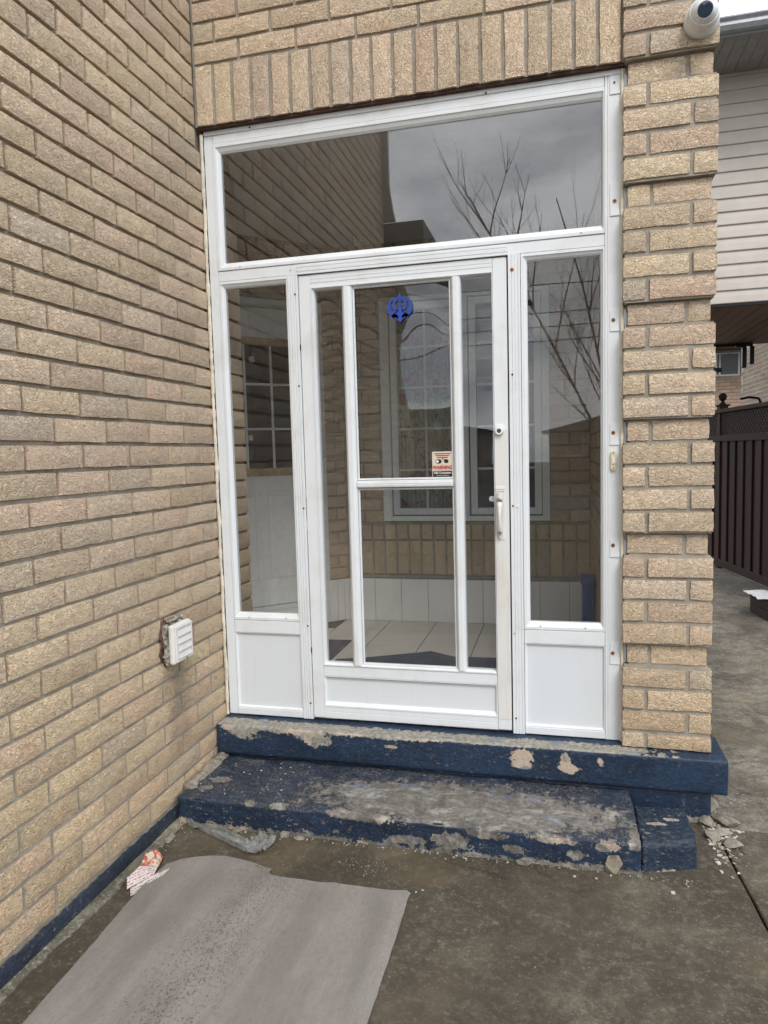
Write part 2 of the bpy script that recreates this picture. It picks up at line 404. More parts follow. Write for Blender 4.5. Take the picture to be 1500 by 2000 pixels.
# ------------------------------------------------------------------ ground and walkway
GZ = -0.28
def concrete_mat(name, c0, c1, dark=(0.05, 0.042, 0.03), dk=0.5, light=None):
    t = NT(name); p = t.pos()
    big = t.noise(p, 1.3, 6, 0.62, 0.4); mid = t.noise(p, 7, 5, 0.65, 0.6); fine = t.noise(p, 150, 3, 0.6)
    f = t.ma('ADD', t.ma('MULTIPLY', big, 0.62), t.ma('MULTIPLY', mid, 0.38))
    c = t.ramp(f, [(0.40, tuple(x*0.72 for x in c0)), (0.49, c0), (0.60, tuple(x*1.12 for x in c1))])
    c = t.mix(t.ramp(t.noise(t.vm('ADD', p, (3.3, 8.1, 0)), 3.4, 7, 0.7, 0.8), [(0.50, 0.0), (0.70, dk)]), c, dark)
    c = t.mix(t.ramp(fine, [(0.32, 0.75), (0.50, 0.0)]), c, dark)
    c = t.mix(t.ramp(t.noise(p, 95, 4, 0.7), [(0.57, 0.0), (0.68, 0.55)]), c, tuple(min(1, x*2.1) for x in c1))
    c = t.mix(t.ramp(t.noise(p, 24, 6, 0.72, 0.5), [(0.36, 0.55), (0.56, 0.0)]), c, dark)
    c = t.mix(t.ramp(t.noise(t.vm('ADD', p, (8, 3, 0)), 38, 5, 0.7, 0.4), [(0.52, 0.0), (0.70, 0.45)]), c, tuple(x*1.7 for x in c1))
    c = t.mix(t.ramp(t.noise(t.vm('ADD', p, (1, 9, 0)), 2.4, 4, 0.6), [(0.50, 0.0), (0.66, 0.5)]), c, (c1[0]*1.12, c1[1]*1.0, c1[2]*0.82))
    sp = t.voro(p, 16.0)
    c = t.mix(t.ramp(sp, [(0.03, 0.65), (0.075, 0.0)]), c, dark)
    ck = t.voro(t.vm('ADD', p, t.scale(t.noise(p, 5, 5, 0.7, col=True), 0.16)), 0.85, 'DISTANCE_TO_EDGE')
    ckm = t.ma('MULTIPLY', t.ramp(ck, [(0.0015, 1.0), (0.0045, 0.0)]), t.ramp(t.noise(p, 1.6, 3), [(0.46, 0.0), (0.56, 0.75)]))
    c = t.mix(ckm, c, (0.022, 0.018, 0.013))
    st = t.noise(t.vm('ADD', p, (2.2, 5.1, 0)), 2.0, 6, 0.6, 0.7)
    c = t.mix(t.ramp(st, [(0.520, 0.0), (0.545, 0.28), (0.60, 0.34)]), c, dark)
    h = t.ma('SUBTRACT', t.ma('ADD', t.ma('MULTIPLY', fine, 0.5), mid), ckm)
    return t.bsdf(c, t.ramp(big, [(0.35, 0.62), (0.65, 0.9)]), t.bump(h, 0.0022), 0.3)
MAT['walk'] = concrete_mat('dark_stained_concrete', (0.078, 0.067, 0.050), (0.135, 0.118, 0.090))
MAT['path'] = concrete_mat('grey_path_concrete', (0.165, 0.150, 0.123), (0.255, 0.234, 0.195), dk=0.22)
MAT['soil'] = simple('soil', (0.05, 0.045, 0.03), 0.95, var=0.3, bump=0.004)
tag(MB().box(-60, 80, -90, 120, GZ-0.9, GZ-0.06).obj('ground', MAT['soil']), kind='structure')
walk = thing('walkway', 'stained concrete walkway slabs along the house and down the side passage', None, (0, 0, 0), kind='structure')
del walk['label']
def slab(pts, seed, mat='walk'):
    q = random.Random(seed); P = []
    n = len(pts)
    for i in range(n):
        a, b = Vector(pts[i]), Vector(pts[(i+1) % n]); k = max(1, int((b-a).length/0.07))
        d = (b-a).normalized(); nn = Vector((d.y, -d.x)) if len(pts[i]) == 2 else None
        for s_ in range(min(k, 90)):
            p = a + (b-a)*(s_/min(k, 90)); w = q.uniform(-0.0035, 0.0035) if s_ else 0
            P.append((p.x + nn.x*w*0.5, p.y + nn.y*w*0.5))
    return MB().prism(P, 'z', GZ-0.08, GZ).obj('slab', MAT[mat], walk, bevel=0.004, seg=1)
g = 0.0025
slab([(-0.05, -7.5), (2.62, -7.5), (2.175-g, -0.15), (2.12, 0.2), (-0.05, 0.2)], 1)
slab([(2.622+g, -7.5), (5.2, -7.5), (5.2, -0.085-g), (2.172+g, -0.085-g), (2.177+g, -0.15)], 2)
slab([(2.13, -0.085+g), (5.2, -0.085+g), (5.0, 1.09-g), (2.13, 1.105-g)], 3, 'path')
slab([(2.13, 1.105+g), (4.6, 1.09+g), (4.4, 2.40-g), (2.13, 2.405-g)], 4, 'path')
slab([(2.13, 2.405+g), (4.35, 2.40+g), (4.1, 4.22-g), (2.13, 4.22-g)], 5, 'path')
slab([(2.13, 4.22+g), (4.05, 4.22+g), (3.4, 8.0), (2.13, 8.0)], 6, 'path')
slab([(2.13, 8.0+2*g), (3.4, 8.0+2*g), (2.8, 12.5), (2.13, 12.5)], 7, 'path')
# lawn and street behind the camera (seen in the glass)
MAT['grass'] = simple('winter_grass', (0.10, 0.10, 0.045), 0.95, var=0.4, bump=0.01, scale=9)
MAT['asphalt'] = simple('asphalt', (0.055, 0.055, 0.056), 0.9, var=0.2, bump=0.002)
tag(MB().box(-40, 60, -14.0, -7.52, GZ-0.055, GZ-0.02).obj('lawn', MAT['grass']), kind='structure')
tag(MB().box(-40, 60, -22.0, -14.02, GZ-0.055, GZ-0.04).obj('road', MAT['asphalt']), kind='structure')

# ------------------------------------------------------------------ left brick wall (plane x = 0, faces +X)
LW = thing('brick_wall', 'long tan rock-face brick wall on the left with a dark blue painted base strip', 'wall')
PZ, PL = 0.089, 0.2695
ZT = 2.7326
zc = []
k = 33
while ZT - k*PZ < 3.42:
    z0 = ZT - k*PZ                # underside of the course
    zc.append((k, z0)); k -= 1
rest = Rest()
vent_y0, vent_y1, vent_z0, vent_z1 = -0.475, -0.35, 0.40, 0.565
for k, z0 in zc:
    zm = z0 + 0.0402
    y = -0.232 + (0 if k % 2 == 0 else PL/2) + PL       # vertical joints of this course
    while y > 0.4: y -= PL
    j = y
    e1 = 0.385 if z0 < 2.6 else -0.004
    first = True
    top = e1
    while top > -1.64:
        # bricks between joints j+n*PL
        lo_j = j
        while lo_j >= top - 0.03: lo_j -= PL
        L = top - (lo_j + 0.005)
        cyy = (top + lo_j + 0.005)/2
        if L > 0.03: lay(LW, 0.0, cyy, zm, L, 0.0785, R(90))
        top = lo_j - 0.005; first = False
    lo = top
    while lo > -3.45:
        e = max(lo - 0.2578, -3.45)
        rest.add(0.0, (lo+e)/2, zm, lo-e, 0.0785, R(90)); lo = e - 0.010
z = ZT - (k)*PZ
while z < 5.5:                                     # upper storey, out of frame, seen only in the glass
    y = -0.004 - (0.13 if int(round(z/PZ)) % 2 else 0)
    if y < -0.05: rest.add(0, -0.066, z+0.046, 0.115, 0.0785, R(90))
    while y > -3.45:
        e = max(y-0.2578, -3.45); rest.add(0, (y+e)/2, z+0.046, y-e, 0.0785, R(90)); y = e-0.010
    z += PZ
rest.obj('brick_courses', LW)
mortar_sheet('mortar_bed', LW, (-0.0185, -3.44, GZ-0.05), (0, 3.82, 0), (0, 0, 2.9), 160, 120, out=lambda p: 0.0115*min(1, max(0, (1.45-p.z+0.35*noise.noise(p*1.3))/1.3)))
mortar_sheet('mortar_bed', LW, (-0.0185, -3.44, GZ+2.85), (0, 3.49, 0), (0, 0, 3.0), 60, 60)
MB().box(-0.30, -0.022, -3.43, 0.3695, GZ-0.05, 2.75).obj('wall_core', MAT['mortar'], LW)
MB().box(-0.30, -0.022, -3.43, 0.05, 2.75, 5.55).obj('wall_core', MAT['mortar'], LW)
# base strip: parged and painted, brushed ragged along its upper edge
def blue_mat(name, patches=(), pk=0.5, top_bare=0.0, wear=0.0, flecks=0.6, bare_c=(0.33, 0.30, 0.25), edge=None, blue=(0.012, 0.026, 0.054), worn_top=None, dust=0.25):
    t = NT(name); p = t.pos(); nr = t.normal(); P = t.sep(p); N = t.sep(nr)
    w1 = t.noise(p, 26, 6, 0.72, 0.6); w2 = t.noise(p, 7, 4, 0.6)
    fld = None
    for (x, y, z, rx, ry, rz_) in patches:
        d = t.vm('LENGTH', t.vm('MULTIPLY', t.vm('SUBTRACT', p, (x, y, z)), (1/rx, 1/ry, 1/rz_)), out=1)
        s_ = t.ma('SUBTRACT', 1.0, d)
        fld = s_ if fld is None else t.ma('MAXIMUM', fld, s_)
    base = t.ma('ADD', t.ma('MULTIPLY', t.ma('SUBTRACT', w1, 0.5), 3.2), t.ma('MULTIPLY', t.ma('SUBTRACT', w2, 0.5), 1.0))
    base = t.ma('ADD', base, t.ma('MULTIPLY', t.ma('SUBTRACT', t.noise(p, 110, 4, 0.7), 0.5), 1.1))
    if fld is not None:
        f = t.ma('ADD', fld, t.ma('MULTIPLY', base, 0.75)); m_ = t.ramp(f, [(0.0, 0.0), (0.04, 1.0)])
    else: m_ = 0.0
    topf = t.ramp(N[2], [(0.55, 0.0), (0.8, 1.0)])
    if top_bare:
        yy = t.ma('MULTIPLY', t.ma('SUBTRACT', -0.004, P[1]), 26.0)
        xx = t.ma('MULTIPLY', t.ma('SUBTRACT', 1.95, P[0]), 3.0)
        tf = t.ma('ADD', t.ma('MINIMUM', t.ma('MINIMUM', yy, xx), top_bare), t.ma('MULTIPLY', base, 0.8))
        tm = t.ma('MULTIPLY', topf, t.ramp(tf, [(0.0, 0.0), (0.05, 1.0)])); m_ = t.ma('MAXIMUM', m_, tm)
    if worn_top:      # (cx, cy, rx, ry): the walked-on part of the tread
        d = t.vm('LENGTH', t.vm('MULTIPLY', t.vm('SUBTRACT', p, (worn_top[0], worn_top[1], 0)), (1/worn_top[2], 1/worn_top[3], 0.0)), out=1)
        f = t.ma('ADD', t.ma('SUBTRACT', 1.0, d), t.ma('MULTIPLY', base, 0.55))
        wt = t.ramp(f, [(0.0, 0.0), (0.10, 0.85), (0.3, 1.0)])
        grit = t.ramp(t.noise(p, 130, 4, 0.7), [(0.47, 0.0), (0.55, 1.0)])
        halo = t.ma('MULTIPLY', t.ramp(f, [(0.0, 0.0), (0.0001, 0.0), (1.0, 0.0)]), grit)
        m_ = t.ma('MAXIMUM', m_, t.ma('MULTIPLY', topf, wt))
        f2 = t.ramp(f, [(0.0, 1.0)]) if False else f
        gh = t.ma('MULTIPLY', t.ma('MULTIPLY', topf, grit), t.ramp(t.noise(p, 6, 4, 0.6), [(0.38, 0.10), (0.60, 0.65)])); m_ = t.ma('MAXIMUM', m_, gh)
    fl = t.noise(t.vm('MULTIPLY', p, (0.8, 0.8, 1.4)), 48, 3, 0.7)
    flm = t.ramp(fl, [(0.625, 0.0), (0.635, flecks)])
    flm = t.ma('MAXIMUM', flm, t.ramp(t.noise(t.vm('MULTIPLY', t.vm('ADD', p, (5, 5, 5)), (0.6, 1.0, 1.3)), 105, 4, 0.75), [(0.61, 0.0), (0.625, flecks*0.85)]))
    flm = t.ma('MULTIPLY', flm, t.ramp(t.noise(p, 4.5, 4, 0.6), [(0.40, 0.15), (0.56, 1.0)]))
    m_ = t.ma('MAXIMUM', m_, flm)
    if wear:
        m_ = t.ma('MAXIMUM', m_, t.ma('MULTIPLY', t.ramp(t.ma('ADD', base, wear), [(0.0, 0.0), (0.05, 1.0)]), 1.0))
    if edge:   # (z, amount) bare towards the foot
        dz = t.ma('MULTIPLY', t.ma('SUBTRACT', edge[0], P[2]), edge[1])
        m_ = t.ma('MAXIMUM', m_, t.ramp(t.ma('ADD', dz, t.ma('MULTIPLY', base, 0.9)), [(0.0, 0.0), (0.06, 1.0)]))
    b2 = t.ramp(t.noise(p, 5, 5, 0.6), [(0.35, tuple(c*0.72 for c in blue)), (0.65, tuple(c*1.28 for c in blue))])
    b2 = t.mix(t.ramp(t.noise(t.vm('MULTIPLY', p, (1, 1, 3)), 60, 4, 0.7), [(0.5, 0.0), (0.85, dust)]), b2, (0.17, 0.17, 0.17))
    # bare stuff: grey concrete, in places peach or pale blue older coats
    cn = t.noise(p, 60, 4, 0.6)
    bc = t.ramp(cn, [(0.35, tuple(c*0.62 for c in bare_c)), (0.65, tuple(c*1.15 for c in bare_c))])
    bc = t.mix(t.ramp(t.noise(t.vm('ADD', p, (4, 1, 2)), 5.5, 2), [(0.50, 0.0), (0.54, 0.9)]), bc, t.mix(topf, (0.50, 0.40, 0.32), bc))
    bc = t.mix(t.ramp(t.noise(t.vm('ADD', p, (1, 7, 2)), 8.5, 2), [(0.62, 0.0), (0.65, 0.7)]), bc, (0.16, 0.20, 0.26))
    bc = t.mix(t.ramp(t.noise(p, 210, 3), [(0.3, 0.35), (0.48, 0.0)]), bc, (0.08, 0.07, 0.055))
    if worn_top: bc = t.mix(t.ramp(t.noise(t.vm('MULTIPLY', t.vm('ADD', p, (3, 3, 0)), (1, 2.2, 1)), 7.5, 6, 0.75, 0.5), [(0.52, 0.0), (0.60, 0.75)]), bc, (0.38, 0.36, 0.32)); bc = t.mix(t.ramp(t.noise(t.vm('ADD', p, (6, 3, 0)), 10, 6, 0.75), [(0.40, 0.75), (0.55, 0.0)]), bc, (0.085, 0.080, 0.075))
    c = t.mix(m_, b2, bc)
    dirt = t.ramp(t.noise(t.vm('ADD', p, (2, 2, 9)), 9, 6, 0.7), [(0.5, 0.0), (0.8, 0.45)])
    c = t.mix(t.ma('MULTIPLY', dirt, m_), c, (0.09, 0.078, 0.06))
    h = t.ma('ADD', t.ma('MULTIPLY', t.ma('SUBTRACT', 1.0, m_), 0.55), t.ma('MULTIPLY', t.noise(p, 70, 4, 0.65), 0.8))
    return t.bsdf(c, t.ma('ADD', 0.48, t.ma('MULTIPLY', m_, 0.42)), t.bump(h, 0.0040), 0.35)
MAT['strip'] = blue_mat('blue_base_paint', flecks=0.3, blue=(0.018, 0.027, 0.044), dust=0.35)
V = []; F = []; ny = 330
for i in range(ny+1):
    y = -3.44 + 3.40*i/ny
    rag = noise.noise(Vector((0, y*3, 0)))*0.006 + noise.noise(Vector((0, y*22, 1)))*0.007 + abs(noise.noise(Vector((0, y*75, 4))))*0.014
    zt = -0.216 + rag; x = 0.0065 + noise.noise(Vector((3, y*9, 0)))*0.002
    V += [(0.0005, y, zt), (x, y, zt-0.012), (x+0.002, y, -0.262), (x+0.004, y, GZ-0.03)]
for i in range(ny):
    for j in range(3): a = i*4+j; F.append((a, a+4, a+5, a+1))
me = bpy.data.meshes.new('base_strip'); me.from_pydata(V, [], F); me.materials.append(MAT['strip'])
for p in me.polygons: p.use_smooth = True
o = link('base_strip', me, LW); o['label'] = 'dark blue painted band along the foot of the brick wall'
# concrete fillet between wall and walkway
MAT['fillet'] = concrete_mat('pale_rough_concrete', (0.16, 0.155, 0.12), (0.30, 0.29, 0.235), dk=0.35)
V = []; F = []
for i in range(ny+1):
    y = -3.3 + 2.88*i/ny
    w = 0.034 + noise.noise(Vector((0, y*2.6, 7)))*0.022 + noise.noise(Vector((0, y*11, 2)))*0.010 + noise.noise(Vector((0, y*40, 2)))*0.005
    w = max(w, 0.012); t_ = GZ + 0.011 + noise.noise(Vector((1, y*8, 3)))*0.006
    V += [(0.008, y, t_), (0.010+w*0.55, y, GZ+0.008 + noise.noise(Vector((5, y*30, 0)))*0.003), (0.010+w, y, GZ+0.004), (0.014+w, y, GZ-0.01)]
for i in range(ny):
    for j in range(3): a = i*4+j; F.append((a, a+4, a+5, a+1))
me = bpy.data.meshes.new('footing_fillet'); me.from_pydata(V, [], F); me.materials.append(MAT['fillet'])
link('footing_fillet', me, LW)

# ------------------------------------------------------------------ front wall over the entry, lintel and pillar (plane y = 0)
FW = thing('lintel_wall', 'tan brick wall above the entry with an upright soldier course over the transom window', 'wall')
SM = 0.09143
for i in range(20):
    x = (i+0.5)*SM + 0.0008
    me = bmesh_for(0.256, 0.079, rnd.randrange(8))
    o = link('brick', me, FW); o.location = (x, rnd.uniform(-0.0015, 0.0015), ZT+0.003+0.128+rnd.uniform(-0.002, 0.002)); o.rotation_euler = (0, R(90)+rnd.uniform(-0.006, 0.006), 0)
z = ZT + 0.003 + 0.257 + 0.010; row = 0
restf = Rest()
while z < 5.45:
    x = 0.004; nxt = [0.22, 0.105][row % 2]
    while x < 1.822:
        e = min(nxt - 0.005, 1.822)
        if e - x > 0.03:
            if z < 3.45: lay(FW, (x+e)/2, 0, z+0.0395, e-x, 0.079)
            else: restf.add((x+e)/2, 0, z+0.0395, e-x, 0.079)
        x = nxt + 0.005; nxt += PL
    z += PZ; row += 1
restf.obj('brick_courses', FW)
mortar_sheet('mortar_bed', FW, (-0.005, 0.0125, ZT+0.004), (1.85, 0, 0), (0, 0, 2.75), 90, 120)
MB().box(-0.01, 1.84, 0.015, 0.30, ZT+0.006, 5.5).obj('wall_core', MAT['mortar'], FW)
MB().box(0.0, 1.84, 0.016, 0.19, ZT-0.006, ZT+0.004).obj('steel_lintel', MAT['steel_lintel'], FW)
# pillar with toothed quoins: four proud courses, then one set back
PI_ = thing('brick_pillar', 'tan brick pillar right of the entry with one course in five set back', 'pillar')
PG = 0.0917
restp = Rest()
for k in range(30, -30, -1):
    z0 = ZT - k*PG + 0.001; H = 0.0785
    zz0 = z0; zz1 = zz0 + H
    if k == 30: zz0 = 0.001
    recess = (k-1) % 5 == 0
    fy = 0.0 if recess else -0.025
    xa, xb = (1.848, 2.156) if recess else (1.829, 2.172)
    sh = 0.083 if recess else 0.086
    cut = [(xa, xa+sh), (xa+sh+0.012, xb)] if k % 2 == 0 else [(xa, xb-sh-0.012), (xb-sh, xb)]
    for a, b in cut:
        if k > -8: lay(PI_, (a+b)/2, fy, (zz0+zz1)/2, b-a, zz1-zz0, proud=0.003)
        else: restp.add((a+b)/2, fy, (zz0+zz1)/2, b-a, zz1-zz0)
    # side faces of the courses, seen from the passage
    restp.add(xb-0.001, fy+0.14, (zz0+zz1)/2, 0.255, zz1-zz0, R(90))
    restp.add(xb-0.001, fy+0.41, (zz0+zz1)/2, 0.255, zz1-zz0, R(90))
    # mortar behind this course
    my = 0.0085 if recess else -0.0145
    MBm = MB().box(xa+0.008, xb-0.008, my, 0.06, z0-0.0065 if k < 30 else 0.0, z0+PG-0.0065-0.0003)
    MBm.obj('mortar_joint', MAT['mortar'], PI_)
restp.obj('brick_courses', PI_)
MB().box(1.850, 2.150, 0.061, 3.3, 0.0, 5.5).obj('wall_core', MAT['mortar'], PI_)

# ------------------------------------------------------------------ porch slab and steps
slab_p = [(0.14, -0.085, -0.012, 0.10, 0.06, 0.05), (0.49, -0.085, -0.02, 0.085, 0.06, 0.055), (0.30, -0.085, -0.004, 0.2, 0.05, 0.022), (0.80, -0.085, 0.0, 0.35, 0.05, 0.018),
          (1.42, -0.085, -0.045, 0.05, 0.05, 0.030), (1.42, -0.085, -0.085, 0.045, 0.05, 0.018), (1.60, -0.085, -0.055, 0.022, 0.05, 0.035), (1.615, -0.085, -0.085, 0.045, 0.05, 0.022), (1.74, -0.085, -0.045, 0.014, 0.05, 0.018), (0.85, -0.085, -0.05, 0.025, 0.04, 0.008),
          (1.3, -0.085, 0.002, 0.5, 0.05, 0.012)]
MAT['slab_paint'] = blue_mat('peeling_blue_slab_paint', slab_p, top_bare=0.75, flecks=0.22, bare_c=(0.33, 0.315, 0.275), blue=(0.012, 0.028, 0.058))
PS = thing('porch_slab', 'raised concrete porch slab with peeling navy paint under the white entry', 'porch slab')
rounded_box('slab_edge', MAT['slab_paint'], 0.004, 2.222, -0.088, 0.16, -0.146, -0.004, 0.009, 0.005, 0.0022, 8, PS)
MAT['found'] = blue_mat('navy_foundation_paint', flecks=0.3, edge=(-0.262, 18))
rounded_box('foundation_wall', MAT['found'], 0.02, 2.168, -0.062, 0.16, GZ-0.05, -0.150, 0.02, 0.006, 0.003, 8, PS)
MB().box(-1.9, 2.222, 0.165, 3.2, -0.3, -0.022).obj('slab_body', MAT['walk'], PS)

step_p = [(0.72, -0.475, -0.170, 0.05, 0.03, 0.018), (0.86, -0.475, -0.172, 0.09, 0.03, 0.02), (0.35, -0.47, -0.168, 0.03, 0.03, 0.012), (0.47, -0.47, -0.168, 0.04, 0.03, 0.012),
          (1.18, -0.46, -0.23, 0.10, 0.05, 0.035), (1.30, -0.46, -0.185, 0.08, 0.05, 0.022), (1.42, -0.46, -0.235, 0.05, 0.05, 0.02), (1.55, -0.46, -0.18, 0.12, 0.05, 0.018), (1.63, -0.46, -0.23, 0.03, 0.05, 0.02), (1.0, -0.46, -0.245, 0.08, 0.05, 0.02),
          (1.75, -0.47, -0.185, 0.05, 0.05, 0.022), (1.84, -0.45, -0.17, 0.03, 0.12, 0.02), (0.13, -0.30, -0.165, 0.05, 0.03, 0.02), (0.10, -0.38, -0.165, 0.035, 0.025, 0.02)]
MAT['step_paint'] = blue_mat('worn_navy_step_paint', step_p, flecks=0.9, worn_top=(1.20, -0.33, 0.66, 0.20), edge=(-0.262, 26), bare_c=(0.215, 0.200, 0.180), blue=(0.012, 0.026, 0.054), dust=0.42)
ST = thing('concrete_step', 'long low concrete step below the porch slab, navy paint worn to bare grey', 'step')
rounded_box('step_tread', MAT['step_paint'], 0.012, 1.855, -0.478, -0.055, GZ-0.03, -0.165, 0.009, 0.009, 0.007, 6, ST, fine=0.0025)
MAT['block_paint'] = blue_mat('navy_block_paint', [(1.93, -0.31, -0.165, 0.035, 0.012, 0.02), (1.99, -0.27, -0.165, 0.03, 0.010, 0.02), (1.98, -0.15, -0.165, 0.06, 0.02, 0.02)], flecks=0.9, edge=(-0.276, 30), blue=(0.013, 0.025, 0.047), dust=0.6)
SB = rounded_box('step_block', MAT['block_paint'], -0.098, 0.098, -0.14, 0.145, GZ-0.03, -0.168, 0.008, 0.008, 0.0055, 9, None)
for v_ in SB.data.vertices:
    k_ = max(0.0, min(1.0, (0.10-v_.co.y)/0.24)); v_.co.y += (v_.co.x+0.098)*0.27*k_; v_.co.z -= 0.008*k_
SB.location = (1.9555, -0.318, 0.001); SB.rotation_euler = (0, 0, R(0.3))
tag(SB, 'small navy concrete block closing the right end of the long step', 'block')
MAT['crack_fill'] = simple('old_mortar', (0.30, 0.27, 0.22), 0.95, var=0.3, bump=0.003, scale=60)
# skirting of broken mortar along the wall behind the step
rounded_box('parging', MAT['crack_fill'], 0.004, 0.055, -0.40, -0.06, -0.19, -0.145, 0.008, 0.012, 0.010, 20, ST)

# ------------------------------------------------------------------ white aluminium entry enclosure (front plane y = 0.04)
EN = thing('entry_enclosure', 'white aluminium entry enclosure with transom, two sidelights and a glazed storm door', 'porch enclosure', (0, 0, 0))
A = MAT['alu']; FY = 0.04
def member(name, x0, x1, z0, z1, y0=FY, y1=0.095, mat=None, parent=EN, grooves=(), vertical=True, bevel=0.002):
    """an extrusion; grooves are (position, depth, width) across its width, cut as real steps"""
    lo, hi = (x0, x1) if vertical else (z0, z1)
    pts = [(lo, y0)]
    for gpos, gd, gw in sorted(grooves):
        a = lo + gpos; pts += [(a-gw/2, y0), (a-gw/2+0.0006, y0+gd), (a+gw/2-0.0006, y0+gd), (a+gw/2, y0)]
    pts += [(hi, y0), (hi, y1), (lo, y1)]
    mb = MB()
    if vertical: mb.prism(pts, 'z', z0, z1)
    else: mb.prism([(y, z) for z, y in pts], 'x', x0, x1)
    return mb.obj(name, mat or A, parent, bevel=bevel if not grooves else 0.0008, seg=1)
def bead(name, x0, x1, z0, z1, w, depth=0.016, y0=FY-0.001, parent=EN, lip=0.009, mat=None, ws=None, y1=0.075):
    """mitred glazing bead around the opening; outer size given, slopes back towards the glass"""
    wl_, wr, wb, wt = ws or (w, w, w, w)
    V = []; F = []
    def ring(f, y):
        b = len(V); V.extend([(x0+wl_*f, y, z0+wb*f), (x1-wr*f, y, z0+wb*f), (x1-wr*f, y, z1-wt*f), (x0+wl_*f, y, z1-wt*f)]); return b
    rings = [ring(0, y1), ring(0, y0+0.002), ring(0.06, y0), ring(1-0.62, y0), ring(1-0.55, y0+0.004), ring(0.80, y0+depth*0.6), ring(0.82, y0+depth*0.6+0.0012), ring(1.0, y0+depth), ring(1.0, y1)]
    for a, b in zip(rings, rings[1:]):
        for i in range(4): j_ = (i+1) % 4; F.append((a+i, a+j_, b+j_, b+i))
    me = bpy.data.meshes.new(name); me.from_pydata(V, [], F); me.materials.append(mat or A)
    bm = bmesh.new(); bm.from_mesh(me); bmesh.ops.recalc_face_normals(bm, faces=bm.faces); bm.to_mesh(me); bm.free()
    return link(name, me, parent)
def pane(name, x0, x1, z0, z1, y, mat='glass', parent=EN, th=0.004):
    return MB().box(x0, x1, y, y+th, z0, z1).obj(name, MAT[mat], parent)

gap = 0.0013
# outer members
member('frame_post', 0.014, 0.0565, 0.0, 2.704)
member('frame_post', 1.7655, 1.829, 0.0, 2.704, grooves=[(0.010, 0.003, 0.0024)])
member('frame_rail', 0.014, 1.842, 2.7055, 2.7265, y0=FY-0.002, vertical=False)
member('frame_rail', 0.058, 1.764, 2.668, 2.704, vertical=False)
bead('transom_bead', 0.0575, 1.7645, 2.102, 2.667, 0.036, 0.018, ws=(0.032, 0.012, 0.036, 0.042), y0=FY-0.003)
pane('transom_pane', 0.085, 1.757, 2.132, 2.629, 0.058, 'glass_tr')
member('transom_rail', 0.0575, 1.7645, 2.0505 + 0.004, 2.1005, vertical=False, y0=FY+0.001)
# door header and posts
member('door_header', 0.447, 1.377, 2.0525, 2.092, y0=FY-0.008, y1=FY+0.0005, vertical=False, grooves=[(0.012, 0.003, 0.003), (0.030, 0.002, 0.002)])
member('mullion_post', 0.397, 0.4455, 0.0, 2.053, grooves=[(0.012, 0.004, 0.003), (0.024, 0.004, 0.003), (0.036, 0.0045, 0.003)], y0=FY-0.004)
member('mullion_post', 1.3785, 1.4285, 0.0, 2.053, grooves=[(0.014, 0.003, 0.0022), (0.026, 0.002, 0.002), (0.040, 0.003, 0.0022)], y0=FY-0.006)
for x0, x1, gx0, gx1 in ((0.058, 0.3955, 0.083, 0.381), (1.430, 1.7645, 1.456, 1.748)):
    bead('sidelight_bead', x0, x1, 0.4665, 2.053, 0.03, 0.016, ws=(gx0-x0, x1-gx1, 0.034, 0.030))
    pane('sidelight_pane', gx0-0.004, gx1+0.004, 0.496, 2.026, 0.058)
    member('sidelight_rail', x0, x1, 0.4055, 0.465, vertical=False, y0=FY+0.0005)
    p = MB().box(x0+0.003, x1-0.003, FY+0.012, FY+0.02, 0.036, 0.405).obj('kick_panel', MAT['alu_panel'], EN)
    bead('panel_bead', x0, x1, 0.034, 0.4045, 0.010, 0.012, y0=FY+0.001, ws=(0.012, 0.008, 0.010, 0.004))
    member('sill_rail', x0, x1, 0.001, 0.0335, vertical=False, y0=FY-0.001)
# clip tabs of the right post reaching over the set-back pillar courses, with rusty screw holes
disc = MB().lathe([(0.0001, 0), (0.0042, 0), (0.0042, 0.0012), (0.0001, 0.0012)], (0, 0, 0), 'y', 10).mesh('screw', MAT['hole'])
ring_ = MB().lathe([(0.0001, 0), (0.0085, 0), (0.0085, 0.0004), (0.0001, 0.0004)], (0, 0, 0), 'y', 12).mesh('rust_ring', MAT['rust'])
for (za, zb) in ((2.166, 2.292), (1.712, 1.797), (1.252, 1.343), (0.786, 0.862), (0.330, 0.426), (2.632, 2.703)):
    t_ = MB().prism([(1.7845, za), (1.8475, za), (1.8500, zb-0.02), (1.846, zb), (1.7845, zb)], 'y', FY-0.0042, FY-0.0012).obj('clip_tab', A, EN, bevel=0.0008, seg=1)
scr = [(0.245, 2.715, 0), (1.298, 2.709, 0), (1.801, 2.676, 2), (1.802, 2.223, 1), (1.797, 1.757, 1), (1.797, 1.303, 1), (1.796, 0.837, 1), (1.795, 0.379, 1), (0.432, 1.968, 0), (0.436, 1.56, 0), (0.436, 1.001, 0), (0.435, 0.449, 0), (0.435, 0.078, 0),
       (1.395, 1.991, 1), (1.392, 1.561, 2), (1.388, 1.005, 2), (1.388, 0.448, 3), (1.391, 0.07, 2), (0.138, 0.480, 3), (0.327, 0.481, 3), (0.169, 2.112, 3), (0.93, 2.073, 3), (1.673, 2.112, 3), (1.499, 0.484, 3), (1.684, 0.482, 3), (0.414, 2.075, 3)]
